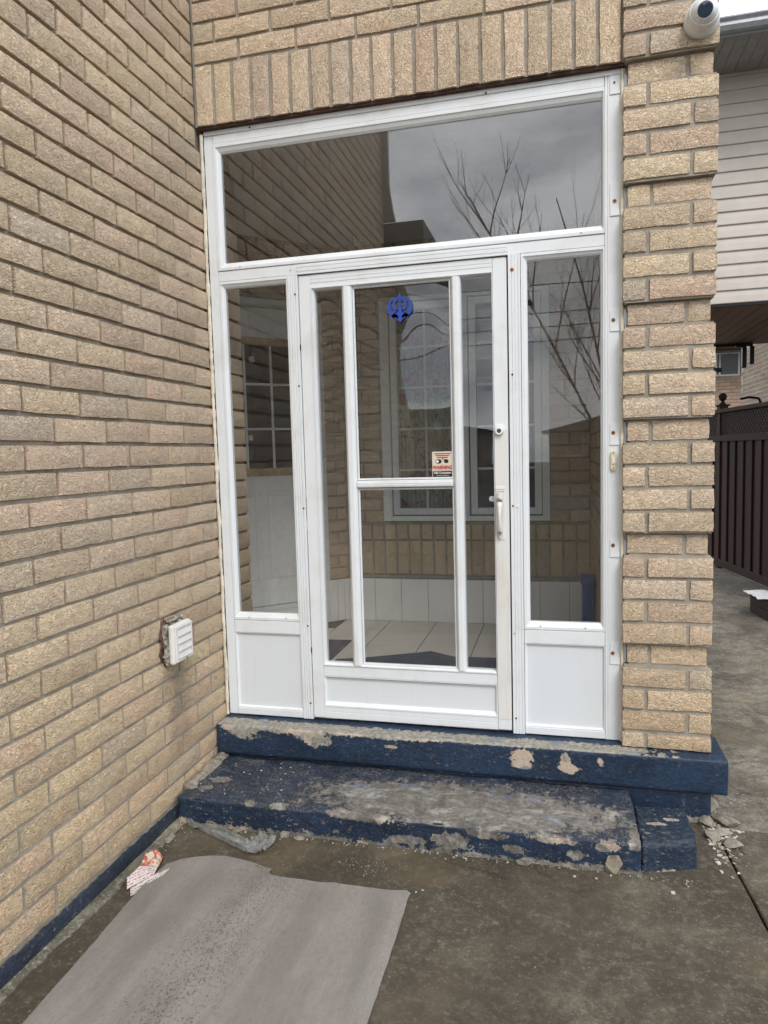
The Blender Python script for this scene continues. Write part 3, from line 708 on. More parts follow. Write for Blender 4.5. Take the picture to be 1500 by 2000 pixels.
for x, z, kd in scr:
    y = FY-0.0045 if kd in (0, 1, 2) and x > 1.77 else (FY-0.0065 if 1.37 < x < 1.43 else (FY-0.0045 if 0.39 < x < 0.446 else FY-0.0035))
    s_ = link('screw', disc, EN, (x, y, z))
    if kd in (2,): s_.scale = (0.8, 1, 0.8)
    if kd == 3: s_.scale = (0.6, 1, 0.6)
    if kd in (1, 2):
        r_ = link('rust_ring', ring_, EN, (x, y+0.0003, z-0.001)); r_.scale = (1, 1, 1.1) if kd == 1 else (0.55, 1, 0.6)
# caulk beads along both brick sides
def caulk(x, y, z0, z1, r, seed, n=150, mat='caulk', label=None, slack=0.004):
    V = []; F = []; m_ = 8
    for i in range(n+1):
        z = z0 + (z1-z0)*i/n; rr = r*(1+0.55*noise.noise(Vector((seed, 0, z*16)))+0.5*noise.noise(Vector((seed, 3, z*55))))
        bump = max(0, noise.noise(Vector((seed+9, 1, z*11.2))))*r*0.9
        ox = noise.noise(Vector((seed, 5, z*7)))*slack
        for k in range(m_):
            a = 2*math.pi*k/m_; V.append((x+ox+math.cos(a)*(rr+bump), y+math.sin(a)*rr*0.8, z))
    for i in range(n):
        for k in range(m_): a = i*m_; b = (i+1)*m_; F.append((a+k, a+(k+1) % m_, b+(k+1) % m_, b+k))
    me = bpy.data.meshes.new('caulk_bead'); me.from_pydata(V, [], F); me.materials.append(MAT[mat])
    for p in me.polygons: p.use_smooth = True
    return link('caulk_bead', me, EN)
caulk(0.0075, 0.031, 0.0, 2.71, 0.0082, 1)
caulk(1.831, 0.030, 0.0, 2.72, 0.0058, 5, slack=0.003)
MB().box(1.80, 1.90, 0.046, 0.06, 0.0, 2.73).obj('backing_strip', MAT['caulk'], EN)

# storm door
DR = link('storm_door', bpy.data.meshes.new('storm_door'), EN)
dm = MB()
DR.data = MB().prism([(0.4487, FY), (0.503, FY), (0.503, 0.082), (0.4487, 0.082)], 'z', 0.010, 2.048).mesh('storm_door', A, 0.003)
def dmem(name, x0, x1, z0, z1, vertical=True, grooves=(), y0=FY, mat=None, bevel=0.003):
    return member(name, x0, x1, z0, z1, y0=y0, y1=0.082, parent=DR, vertical=vertical, grooves=grooves, mat=mat, bevel=bevel)
DR['label'] = 'white storm door with three tall panes and a hinged left stile'
# mitred corners: top rail and bottom rail as prisms
dmem('door_stile', 1.3125, 1.372, 0.010, 2.048)
MB().prism([(1.3140, 0.0), (1.3700, 0.0), (1.3700, 0.002), (1.3140, 0.002)], 'z', 0.06, 1.335).obj('worn_strip', MAT['alu_worn'], DR).location = (0, FY-0.0022, 0)
dmem('door_rail', 0.5035, 1.312, 1.993, 2.048, False, grooves=[(0.018, 0.003, 0.003), (0.034, 0.002, 0.002)])
dmem('door_rail', 0.5035, 1.312, 0.010, 0.064, False, grooves=[(0.030, 0.002, 0.0025)], mat=MAT['alu'])
dmem('door_rail', 0.5035, 1.312, 0.2125, 0.262, False)
MB().box(0.505, 1.31, FY+0.013, FY+0.022, 0.07, 0.211).obj('kick_panel', MAT['alu_panel'], DR)
bead('panel_bead', 0.5036, 1.3119, 0.0645, 0.212, 0.018, 0.013, y0=FY-0.002, parent=DR, ws=(0.012, 0.012, 0.022, 0.004))
def mull(x0, x1, z0, z1, name='glazing_bar'):
    w = x1-x0
    pts = [(x0, 0.062), (x0+0.002, FY+0.004), (x0+w*0.22, FY-0.006), (x0+w*0.30, FY-0.0085), (x0+w*0.70, FY-0.0085), (x0+w*0.78, FY-0.006), (x1-0.002, FY+0.004), (x1, 0.062), (x1, 0.078), (x0, 0.078)]
    return MB().prism(pts, 'z', z0, z1).obj(name, A, DR, bevel=0.0008, seg=1)
mull(0.6475, 0.6965, 0.270, 1.984); mull(1.1335, 1.1785, 0.270, 1.984)
# bead round the whole glazed field
bead('glazing_bead', 0.504, 1.3118, 0.2625, 1.9925, 0.016, 0.020, y0=FY-0.004, parent=DR, ws=(0.016, 0.005, 0.013, 0.012), y1=0.08)
MB().prism([(FY+0.016, 1.088), (FY-0.004, 1.094), (FY-0.006, 1.1035), (FY-0.0045, 1.1050), (FY-0.0045, 1.1070), (FY-0.006, 1.1085), (FY-0.004, 1.120), (FY+0.016, 1.125)], 'x', 0.697, 1.133).obj('glazing_bar', A, DR, bevel=0.0006, seg=1)
for x0, x1, z0, z1, mt in ((0.694, 1.136, 0.268, 1.093, 'glass'), (1.176, 1.311, 0.268, 1.984, 'glass')):
    pane('pane', x0, x1, z0, z1, 0.058, mt, DR)
def bowed_pane(x0, x1, z0, z1, y, bow, mat):
    """old thin glass that bows in its frame, so mirrored lines bend"""
    V = []; F = []; nx, nz = 24, 40; a_ = None
    for side, th in ((0, 0.0), (1, 0.004)):
        for k in range(nz+1):
            for i in range(nx+1):
                u, v = i/nx, k/nz
                V.append((x0+(x1-x0)*u, y+th - bow*u*u*(0.80+0.35*math.sin(math.pi*min(1, (1-v)*1.3))) + 0.0011*math.sin(v*9+u*3)*u, z0+(z1-z0)*v))
    w = nx+1; N_ = w*(nz+1)
    for k in range(nz):
        for i in range(nx):
            a = k*w+i; F.append((a, a+1, a+w+1, a+w)); F.append((N_+a, N_+a+w, N_+a+w+1, N_+a+1))
    me = bpy.data.meshes.new('pane'); me.from_pydata(V, [], F); me.materials.append(MAT[mat])
    for p_ in me.polygons: p_.use_smooth = True
    return link('pane', me, DR)
bowed_pane(0.694, 1.136, 1.120, 1.984, 0.0675, 0.0100, 'glass_warp')
bowed_pane(0.516, 0.650, 0.268, 1.984, 0.062, 0.0012, 'glass_warp')
# thin light seals around the middle sashes
for x0, x1, z0, z1 in ((0.697, 1.133, 1.126, 1.980), (0.697, 1.133, 0.274, 1.087)):
    bead('sash_bead', x0, x1, z0, z1, 0.007, 0.006, y0=0.048, parent=DR, y1=0.057)
# hinge leaves in the left gap
for z0, z1 in ((1.72, 1.745), (1.05, 1.09), (0.32, 0.345), (0.90, 0.94)):
    MB().box(0.4462, 0.4484, FY-0.004, FY+0.01, z0, z1).obj('hinge', MAT['hole'] if z1-z0 < 0.03 else MAT['alu_worn'], DR)
MB().box(0.4456, 0.4486, 0.058, 0.08, 0.01, 2.05).obj('door_seal', MAT['dark'], DR)
MB().box(1.3722, 1.3784, 0.066, 0.085, 0.01, 2.05).obj('door_seal', MAT['dark'], DR)
MB().box(0.45, 1.372, 0.062, 0.085, 2.0483, 2.0523).obj('door_seal', MAT['dark'], DR)
# deadbolt cylinder
MAT['nickel'] = simple('worn_nickel', (0.38, 0.36, 0.34), 0.35, 0.5, 0.9, bump=0)
hw = MAT['alu_worn']
dbx, dbz = 1.3335, 1.3255
MB().lathe([(0.0225, 0), (0.0225, 0.003), (0.020, 0.0045), (0.0001, 0.0045)], (dbx+0.002, FY, dbz+0.004), 'y', 28).obj('lock_plate', hw, DR, smooth=False)
o = MB().lathe([(0.0175, 0), (0.0175, 0.012), (0.0155, 0.0145), (0.0095, 0.0145), (0.0085, 0.010), (0.0001, 0.010)], (dbx, FY-0.004, dbz), 'y', 28).obj('lock_collar', A, DR); auto_smooth(o)
o = MB().lathe([(0.0082, 0), (0.0082, 0.0125), (0.0001, 0.0125)], (dbx, FY-0.004, dbz), 'y', 20).obj('lock_cylinder', MAT['hole'], DR)
MB().box(dbx-0.001, dbx+0.001, FY-0.0175, FY-0.016, dbz-0.004, dbz+0.004).obj('keyway', MAT['nickel'], DR)
# pull handle on a long plate
HX = 1.3325
MB().box(1.3135, 1.3545, FY-0.005, FY, 0.857, 1.088).obj('handle_plate', hw, DR, bevel=0.002)
MB().box(1.316, 1.3525, FY-0.0075, FY-0.005, 1.068, 1.0715).obj('handle_plate', hw, DR, bevel=0.001)
MB().box(1.316, 1.3525, FY-0.0075, FY-0.005, 1.077, 1.080).obj('handle_plate', hw, DR, bevel=0.001)
V = []; F = []; prof = []
for i in range(25):
    s_ = i/24; z = 1.062 - s_*0.196
    w = 0.0135 - 0.0062*math.exp(-((s_-0.56)/0.20)**2) if s_ < 0.85 else 0.0135*math.sqrt(max(0.02, 1-((s_-0.85)/0.15)**2))*0.95
    d = 0.006 + 0.026*math.sin(math.pi*min(1, max(0, (s_-0.16)/0.76)))**0.8 * (1 if 0.16 < s_ < 0.92 else 0) + (0.004 if s_ < 0.3 else 0)
    prof.append((z, max(w, 0.003), d))
for z, w, d in prof:
    for k in range(9):
        a = math.pi*k/8; V.append((HX + w*math.cos(a), FY-0.005-d*0.55-0.007*math.sin(a)-d*0.45*math.sin(a), z))
for i in range(24):
    for k in range(8): a = i*9+k; F.append((a, a+1, a+10, a+9))
me = bpy.data.meshes.new('handle'); me.from_pydata(V, [], F); me.materials.append(hw)
for p in me.polygons: p.use_smooth = True
link('handle', me, DR)
for z, r_ in ((1.030, 0.0085), (0.893, 0.0055)):
    o = MB().lathe([(r_*1.5, 0), (r_*1.5, 0.004), (r_, 0.0055), (r_, 0.007), (r_*0.35, 0.007), (r_*0.3, 0.004)], (HX, FY-0.0205, z), 'y', 20).obj('handle_cylinder', MAT['nickel'], DR)
    auto_smooth(o)
    MB().lathe([(0.0001, 0), (r_*0.35, 0), (r_*0.35, 0.0008), (0.0001, 0.0008)], (HX, FY-0.0268, z), 'y', 10).obj('keyway', MAT['hole'], DR)
V = MB(); V.prism([(HX+0.0115*math.cos(t), 0.895+0.030*math.sin(t)) for t in [2*math.pi*i/22 for i in range(22)]], 'y', FY-0.0125, FY-0.005).obj('handle_foot', hw, DR, bevel=0.002)
# thumb lever inside the glass, seen beside the stile
MB().prism([(1.284, 1.026), (1.302, 1.020), (1.312, 1.022), (1.312, 1.044), (1.290, 1.045), (1.284, 1.040)], 'y', 0.066, 0.076).obj('inside_latch', A, DR, bevel=0.002)
# scratches and a leftover plug on the post
o = MB().lathe([(0.0065, 0), (0.0065, 0.002), (0.0001, 0.003)], (1.4085, FY-0.006, 1.003), 'y', 14).obj('plug', A, EN)

# doorbell button
MAT['cream'] = simple('yellowed_cream_plastic', (0.66, 0.58, 0.42), 0.45, var=0.1, bump=0)
DB = thing('doorbell', 'yellowed cream doorbell button screwed to the right post of the entry', 'doorbell', (1.797, FY, 1.188))
pts = [(0.0115*math.cos(t), (0.030 if math.sin(t) > 0 else -0.030) + 0.0115*math.sin(t)) for t in [2*math.pi*i/28+0.01 for i in range(28)]]
MB().prism(pts, 'y', -0.011, -0.0004).obj('bell_housing', MAT['cream'], DB, bevel=0.0025)
MB().box(-0.0062, 0.0062, -0.0145, -0.011, -0.013, 0.013).obj('bell_button', simple('bell_button', (0.78, 0.72, 0.58), 0.4, bump=0), DB, bevel=0.002)
for z in (0.032, -0.032): link('screw', disc, DB, (0, -0.0112, z)).scale = (0.55, 1, 0.55)

# blue khanda emblem stuck on the door glass
MAT['blue'] = simple('blue_vinyl', (0.022, 0.060, 0.34), 0.4, var=0.1, bump=0)
KX, KZ = 0.909, 1.880
def arc_band(r0, r1, a0, a1, cx_=0.0, cz_=0.0, sx=1.0, sz=1.0, n=20, taper=None):
    outer = []; inner = []
    for i in range(n+1):
        a = a0+(a1-a0)*i/n; k = 1 if taper is None else taper(i/n); rm = (r0+r1)/2; h = (r1-r0)/2*k
        outer.append((cx_+sx*(rm+h)*math.cos(a), cz_+sz*(rm+h)*math.sin(a))); inner.append((cx_+sx*(rm-h)*math.cos(a), cz_+sz*(rm-h)*math.sin(a)))
    return outer, inner
mb = MB()
def band(o_, i_, y0=-0.0022, y1=0.0):
    for a in range(len(o_)-1): mb.prism([o_[a], o_[a+1], i_[a+1], i_[a]], 'y', y0, y1)
# chakkar (ring), two kirpans (outer curved swords) and the central khanda
band(*arc_band(0.0205, 0.0305, 0, 2*math.pi, 0, 0.013, 0.98, 1.0, 36))
for sgn in (-1, 1):
    tp = lambda u: 0.5 + 0.65*math.sin(math.pi*min(1, u*1.15))
    a0, a1 = (R(-112), R(52))
    o_, i_ = arc_band(0.0355, 0.0515, a0, a1, 0, -0.004 + 0.006, 1.04, 1.0, 24, tp)
    band([(sgn*x, z) for x, z in o_], [(sgn*x, z) for x, z in i_])
    mb.prism([(sgn*0.002, -0.030), (sgn*0.030, -0.047), (sgn*0.037, -0.034), (sgn*0.006, -0.012)], 'y', -0.0022, 0)
    mb.prism([(sgn*0.005, -0.016), (sgn*0.020, -0.026), (sgn*0.026, -0.020), (sgn*0.010, -0.008)], 'y', -0.0022, 0)
mb.prism([(0, 0.060), (0.007, 0.046), (0.0045, 0.030), (0.0042, 0.0), (0.008, -0.014), (0.0105, -0.024), (0.007, -0.040), (0.0065, -0.052), (0, -0.063), (-0.0065, -0.052), (-0.007, -0.040), (-0.0105, -0.024), (-0.008, -0.014), (-0.0042, 0.0), (-0.0045, 0.030), (-0.007, 0.046)], 'y', -0.0025, 0)
mb.prism([(-0.040, -0.016), (-0.022, -0.040), (0, -0.064), (0.022, -0.040), (0.040, -0.016), (0.022, -0.024), (0, -0.036), (-0.022, -0.024)], 'y', -0.0020, 0)
kh = mb.obj('emblem_sticker', MAT['blue']); kh.location = (KX, 0.0575, KZ); kh.scale = (1.08, 1, 1.05)
tag(kh, 'blue khanda emblem stuck high on the middle pane of the storm door', 'sticker')

# warning sticker
WS = thing('warning_sticker', 'small red, cream and black WARNING camera sticker low in the upper door pane', 'sticker', (1.084, 0.0572, 1.188))
cream = simple('sticker_cream', (0.66, 0.60, 0.48), 0.5, var=0.05, bump=0); red = simple('sticker_red', (0.40, 0.015, 0.015), 0.5, var=0.05, bump=0)
blk = simple('sticker_black', (0.015, 0.014, 0.016), 0.5, var=0.05, bump=0); wht = simple('sticker_white', (0.78, 0.78, 0.74), 0.5, var=0.03, bump=0)
MB().box(-0.046, 0.046, -0.0006, 0.0, -0.059, 0.057).obj('backing', cream, WS)
MB().box(-0.0435, 0.0435, -0.0010, -0.0006, -0.056, -0.0285).obj('black_band', blk, WS)
mb = MB()
for i in range(3):
    za, zb = 0.050-i*0.0085, 0.0455-i*0.0085; f = lambda z: 0.0385 - (0.0505-z)*0.72
    MB().prism([(-f(zb), zb), (f(zb), zb), (f(za), za), (-f(za), za)], 'y', -0.0010, -0.0006).obj('red_stripe', red, WS)
MB().prism([(-0.003, -0.0005), (0.003, -0.0005), (0, -0.006)], 'y', -0.0010, -0.0006).obj('red_arrow', red, WS)
mb = MB()
el = lambda cx_, cz_, a, b, n=18: [(cx_+a*math.cos(2*math.pi*i/n), cz_+b*math.sin(2*math.pi*i/n)) for i in range(n)]
mb.prism(el(-0.021, 0.014, 0.0095, 0.0105), 'y', -0.0011, -0.0006); mb.prism([(-0.021, 0.0035), (-0.008, 0.0055), (-0.003, 0.014), (-0.008, 0.022), (-0.021, 0.0245)], 'y', -0.0010, -0.0006)
mb.prism([(0.006, 0.021), (0.014, 0.0245), (0.024, 0.021), (0.027, 0.014), (0.024, 0.007), (0.015, 0.005), (0.006, 0.010)], 'y', -0.0010, -0.0006)
mb.prism([(-0.005, 0.026), (0.003, 0.027), (0.006, 0.022), (-0.001, 0.0215)], 'y', -0.0010, -0.0006)
mb.obj('camera_picture', blk, WS)
MB().prism(el(-0.0225, 0.014, 0.0055, 0.0065), 'y', -0.0014, -0.0011).obj('camera_picture', wht, WS)
def text(s_, size, x, z, mat, parent, y=-0.0013, sx=1.0, bold=0.0):
    cu = bpy.data.curves.new('t', 'FONT'); cu.body = s_; cu.size = size; cu.align_x = 'CENTER'; cu.align_y = 'CENTER'; cu.extrude = 0.0001; cu.offset = bold
    tmp = bpy.data.objects.new('t', cu); COL.objects.link(tmp); dg = bpy.context.evaluated_depsgraph_get()
    me = bpy.data.meshes.new_from_object(tmp.evaluated_get(dg)); bpy.data.objects.remove(tmp); bpy.data.curves.remove(cu)
    me.transform(Matrix.Translation((x, y, z)) @ Matrix.Rotation(R(90), 4, 'X') @ Matrix.Diagonal((sx, 1, 1, 1)))
    me.materials.clear(); me.materials.append(mat)
    return link('lettering', me, parent)
text('WARNING', 0.0215, 0.0, -0.0135, red, WS, sx=0.84, bold=0.0009)
text('R&S Computers', 0.0125, 0.0, -0.0365, wht, WS, sx=0.93, bold=0.0002)
mb = MB(); q = random.Random(3); x = -0.029
while x < 0.027: w = q.uniform(0.002, 0.0042); mb.box(x, x+w, -0.0013, -0.0010, -0.0495, -0.0462); x += w+0.0011
mb.obj('small_print', simple('sticker_grey', (0.4, 0.4, 0.4), 0.5, bump=0), WS)
mb = MB(); x = -0.036
while x < 0.036: w = q.uniform(0.002, 0.006); mb.box(x, x+w, -0.0010, -0.0006, -0.0258, -0.0243); x += w+0.0015
mb.obj('small_print', red, WS)

# ------------------------------------------------------------------ inside the porch
MAT['tile_floor'] = simple('beige_floor_tile', (0.62, 0.585, 0.53), 0.35, 0.5, var=0.06, bump=0, scale=6)
MAT['tile_wall'] = simple('pale_wall_tile', (0.80, 0.80, 0.77), 0.3, 0.5, var=0.04, bump=0, scale=6)
MAT['grout'] = simple('grout', (0.15, 0.14, 0.125), 0.9, var=0.2, bump=0.001)
FL = thing('porch_floor', 'beige square floor tiles inside the glazed porch', 'tiled floor'); FL['kind'] = 'structure'; del FL['label']; del FL['category']
MB().box(-1.9, 1.80, 0.165, 3.2, -0.024, -0.006).obj('grout_bed', MAT['grout'], FL)
tp = 0.3465
ti = MB().box(0, tp-0.006, 0, 0.330-0.006, -0.006, 0.0).mesh('floor_tile', MAT['tile_floor'], 0.001, seg=1)
for i in range(-5, 6):
    for j in range(-5, 1):
        x = 0.009 + i*tp; y = 1.717 + j*0.33
        if x > 1.78 or y - x > 2.0: continue
        t_ = link('floor_tile', ti, FL, (x+0.003, y+0.003, rnd.uniform(-0.0006, 0.0002)))
for i in range(-2, 6): link('floor_tile', ti, FL, (0.012+i*tp, 1.720+0.33, 0))
# back wall with window, facing the camera at y = 2.0
YB = 2.0
BW = thing('porch_back_wall', 'tan brick back wall of the porch with upright bricks and white skirting tiles under the window', 'wall')
z = 0.740
row = 0
while z < 2.72:
    for xa, xb in (((0.045, 0.318), (1.520, 1.786)) if z < 2.36 else ((0.045, 1.786),)):
        x = xa; nx_ = xa + (0.2575 if row % 2 else 0.125)
        while x < xb - 0.02:
            e = min(nx_, xb)
            if e - x > 0.03: lay(BW, (x+e)/2, YB, z+0.0395, e-x, 0.0785)
            x = nx_ + 0.010; nx_ += PL - 0.002
    z += PZ; row += 1
x = 0.055
while x < 1.75:
    me = bmesh_for(0.247, 0.079, rnd.randrange(8)); o = link('brick', me, BW); o.location = (x+0.0395, YB+rnd.uniform(-.001, .002), 0.352+0.1235); o.rotation_euler = (0, R(90), 0)
    me = bmesh_for(0.108, 0.079, rnd.randrange(8)); o = link('brick', me, BW); o.location = (x+0.0385, YB-0.014, 0.612+0.054); o.rotation_euler = (0, R(90), 0)
    x += 0.0915
mortar_sheet('mortar_bed', BW, (-0.3, YB+0.010, 0), (2.15, 0, 0), (0, 0, 0.742), 60, 30)
for xa, xb in ((-0.3, 0.325), (1.515, 1.85)):
    mortar_sheet('mortar_bed', BW, (xa, YB+0.010, 0.742), (xb-xa, 0, 0), (0, 0, 2.0), 16, 60)
mortar_sheet('mortar_bed', BW, (0.325, YB+0.010, 2.36), (1.19, 0, 0), (0, 0, 0.4), 30, 10)
MB().box(0.02, 1.786, YB-0.012, YB+0.02, 0.325, 0.343).obj('mortar_ledge', MAT['mortar'], BW)
x = 0.045; tl = MB().box(0, 0.1975, -0.012, -0.002, 0.0, 0.316).mesh('skirting_tile', MAT['tile_wall'], 0.001, seg=1)
x = 0.0415
while x < 1.60: link('skirting_tile', tl, BW, (x, YB, 0.0015)); x += 0.2005
MB().box(0, 1.786-x-0.002, -0.012, -0.002, 0, 0.316).obj('skirting_tile', MAT['tile_wall'], BW, bevel=0.001).location = (x, YB, 0.0015)
# window
WF = simple('greenish_white_vinyl', (0.74, 0.78, 0.77), 0.4, var=0.05, bump=0)
WN = thing('porch_window', 'two sash white vinyl window with colonial bars in the porch back wall', 'window')
def frame(name, x0, x1, z0, z1, w, y0, y1, mat, parent, ws=None):
    l, r_, b, t_ = ws or (w,)*4
    mb = MB(); mb.box(x0, x0+l, y0, y1, z0, z1); mb.box(x1-r_, x1, y0, y1, z0, z1); mb.box(x0+l, x1-r_, y0+0.0005, y1, z0, z0+b); mb.box(x0+l, x1-r_, y0+0.0005, y1, z1-t_, z1)
    return mb.obj(name, mat, parent, bevel=0.002, seg=1)
frame('window_frame', 0.322, 1.518, 0.746, 2.356, 0.06, YB-0.012, YB+0.09, WF, WN, ws=(0.066, 0.052, 0.036, 0.03))
MB().box(0.905, 0.958, YB-0.008, YB+0.09, 0.7825, 2.3255).obj('mullion', WF, WN, bevel=0.002)
for nm, x0, x1, z0, z1, dy, gv in (('window_sash', 0.393, 0.900, 0.790, 2.318, 0.012, 0.645), ('window_sash', 0.966, 1.462, 0.790, 2.318, 0.004, 1.215)):
    s_ = frame(nm, x0, x1, z0, z1, 0.048, YB+dy, YB+0.06, WF, WN)
    frame('dark_reveal', x0-0.005, x1+0.005, z0-0.005, z1+0.005, 0.006, YB+dy+0.006, YB+0.07, MAT['dark'], s_)
    mb = MB(); mb.box(gv-0.008, gv+0.008, YB+0.036, YB+0.042, z0+0.05, z1-0.05)
    for zz in (2.003, 1.715, 1.417, 1.118): mb.box(x0+0.05, x1-0.05, YB+0.0365, YB+0.0415, zz-0.008, zz+0.008)
    mb.obj('glazing_bars', WF, s_)
    MB().box(x0+0.046, x1-0.046, YB+0.030, YB+0.034, z0+0.046, z1-0.046).obj('pane', MAT['glass_in'], s_)
# dark room and curtain behind the window
MAT['room'] = simple('dark_room', (0.10, 0.105, 0.12), 0.9, bump=0)
rm = MB(); rm.box(0.2, 1.7, YB+0.9, YB+0.92, 0.6, 2.7); rm.box(0.2, 0.22, YB+0.12, YB+0.9, 0.6, 2.7); rm.box(1.68, 1.7, YB+0.12, YB+0.9, 0.6, 2.7); rm.box(0.2, 1.7, YB+0.12, YB+0.9, 2.68, 2.7); rm.box(0.2, 1.7, YB+0.12, YB+0.9, 0.6, 0.62)
tag(rm.obj('room_shell', MAT['room']), kind='structure')
t = NT('floral_curtain'); p = t.obj(); pw = t.vm('ADD', p, t.scale(t.noise(p, 5, 2, col=True), 0.08))
vd = t.voro(pw, 6.5); vc = t.voro(pw, 6.5, out=1); rose = t.ramp(t.ma('ADD', vd, t.ma('MULTIPLY', t.noise(p, 30, 3), 0.25)), [(0.50, 1.0), (0.60, 0.0)])
pick = t.ramp(t.sep(vc)[0], [(0.45, 0.0), (0.5, 1.0)])
c = t.mix(t.ma('MULTIPLY', rose, pick), (0.60, 0.60, 0.52), t.ramp(t.noise(p, 24, 3), [(0.35, (0.42, 0.12, 0.14)), (0.65, (0.62, 0.36, 0.36))]))
leaf = t.ma('MULTIPLY', t.ramp(t.noise(t.vm('ADD', p, (4, 4, 4)), 17, 3, 0.7, 1.5), [(0.57, 0.0), (0.62, 0.8)]), t.ma('SUBTRACT', 1.0, rose))
c = t.mix(leaf, c, (0.12, 0.15, 0.09)); c = t.mix(t.ramp(t.noise(t.vm('ADD', p, (9, 4, 4)), 9, 2), [(0.62, 0.0), (0.66, 0.5)]), c, (0.42, 0.36, 0.10))
MAT['curtain'] = t.bsdf(c, 0.9)
V = []; F = []; n = 90
for i in range(n+1):
    x = 0.36 + 0.56*i/n; y = YB+0.17 + 0.018*math.sin(i*0.55) + 0.008*math.sin(i*1.7)
    V += [(x, y, 0.80), (x, y+0.004, 2.155)]
for i in range(n): F.append((2*i, 2*i+2, 2*i+3, 2*i+1))
me = bpy.data.meshes.new('curtain'); me.from_pydata(V, [], F); me.materials.append(MAT['curtain'])
for p_ in me.polygons: p_.use_smooth = True
cu = link('curtain', me); tag(cu, 'grey cream curtain printed with pink roses behind the left sash of the porch window', 'curtain')
sm_ = cu.modifiers.new('thickness', 'SOLIDIFY'); sm_.thickness = 0.002
# right inner wall, ceiling, left return and diagonal door wall
IW = thing('porch_side_wall', 'tan brick inner side wall of the porch right of the window', 'wall')
ri = Rest(); z = 0.002; row = 0
while z < 2.72:
    y = 1.98 - (0.13 if row % 2 else 0)
    if row % 2: ri.add(1.787, 1.93, z+0.0395, 0.11, 0.0785, R(-90))
    while y > 0.12: e = max(y-0.2578, 0.11); ri.add(1.787, (y+e)/2, z+0.0395, y-e, 0.0785, R(-90)); y = e-0.01
    z += PZ; row += 1
ri.obj('brick_courses', IW); MB().box(1.7955, 1.849, 0.10, 2.0, 0.0, 2.75).obj('wall_core', MAT['mortar'], IW)
MAT['ceil'] = simple('white_porch_ceiling', (0.80, 0.79, 0.77), 0.8, var=0.05)
tag(MB().box(-1.9, 1.85, 0.30, 3.3, 2.742, 2.80).obj('porch_ceiling', MAT['ceil']), kind='structure')
tag(MB().box(-1.95, -1.90, 0.38, 3.3, -0.1, 2.742).obj('porch_end_wall', MAT['ceil']), kind='structure')
MB().box(-1.9, -0.036, 0.30, 0.366, -0.02, 2.742).obj('wall_return', simple('white_wall_paint', (0.78, 0.77, 0.74), 0.8, var=0.05), LW)
c45 = math.cos(R(45))
DWo = Vector((-0.045, 2.005, 0))          # right end of the diagonal wall, running down-left at 45 degrees
DW = thing('diagonal_door_wall', 'narrow diagonal brick wall beside the inner front door', 'wall')
def dp(s_, off=0.0): return Vector((0.035 - s_*c45 - off*c45, 2.005 - s_*c45 + off*c45, 0))   # s from the corner; off = behind the face
z = 0.32; row = 0
while z < 2.72:
    s0 = 0.02; segs = [(0.02, 0.16), (0.17, 0.43), (0.44, 0.70), (0.71, 0.96), (0.97, 1.25)]
    if z < 2.34: segs = [(0.005, 0.155)] if row % 2 == 0 else [(0.005, 0.075), (0.085, 0.155)]
    for a, b in segs:
        c_ = dp((a+b)/2); lay(DW, c_.x, c_.y, z+0.0395, b-a, 0.0785, R(45))
    z += PZ; row += 1
def dbox(name, s0, s1, off0, off1, z0, z1, mat, parent, bevel=0.0):
    mb = MB().box(-s1, -s0, off0, off1, z0, z1); o = mb.obj(name, mat, parent, bevel=bevel, seg=1)
    o.location = (0.035, 2.005, 0); o.rotation_euler = (0, 0, R(45)); return o
dbox('wall_core', -0.15, 0.154, 0.010, 0.16, 0.0, 2.74, MAT['mortar'], DW)
dbox('wall_core', 0.1545, 2.0, 0.010, 0.16, 2.338, 2.74, MAT['mortar'], DW)
for a, b in ((0.0, 0.042), (0.045, 0.100), (0.103, 0.172)): dbox('skirting_tile', a, b, -0.004, 0.008, 0.0015, 0.312, MAT['tile_wall'], DW, 0.001)
dbox('sill_riser', 0.175, 1.4, -0.004, 0.010, 0.0015, 0.122, MAT['tile_wall'], DW, 0.001)
dbox('sill_tile', 0.155, 1.4, 0.0101, 0.25, 0.10, 0.124, MAT['tile_wall'], DW, 0.001)
# front door in the diagonal wall
FD = thing('front_door', 'white inner front door with a barred dark window framed in light oak', 'door', (0.035, 2.005, 0), R(45))
DWm = simple('cream_door_paint', (0.80, 0.80, 0.78), 0.45, var=0.04, bump=0)
jm = simple('grey_white_jamb', (0.72, 0.74, 0.74), 0.5, var=0.06, bump=0)
mb = MB(); mb.box(-0.190, -0.1555, 0.004, 0.20, 0.125, 2.335); mb.box(-1.09, -1.045, 0.02, 0.20, 0.125, 2.335); mb.box(-1.0445, -0.1905, 0.02, 0.20, 2.295, 2.335); mb.obj('jamb', jm, FD, bevel=0.002)
X0, X1 = -1.04, -0.194; GX0, GX1 = -0.945, -0.285; GZ0, GZ1 = 1.106, 2.082
OFF = 0.118
lf = MB(); lf.box(X0, GX0, OFF, OFF+0.045, 0.165, 2.292); lf.box(GX1, X1, OFF, OFF+0.045, 0.165, 2.292); lf.box(GX0, GX1, OFF, OFF+0.045, 0.165, GZ0); lf.box(GX0, GX1, OFF, OFF+0.045, GZ1, 2.292)
lf.obj('door_leaf', DWm, FD)
oak = simple('light_oak', (0.46, 0.34, 0.19), 0.5, var=0.2, scale=60)
frame('oak_trim', GX0, GX1, GZ0, GZ1, 0.05, OFF-0.008, OFF+0.03, oak, FD, ws=(0.03, 0.03, 0.055, 0.050))
frame('raised_panel', -0.93, -0.66, 0.36, 0.98, 0.018, OFF-0.006, OFF, DWm, FD); frame('raised_panel', -0.58, -0.30, 0.36, 0.98, 0.018, OFF-0.006, OFF, DWm, FD)
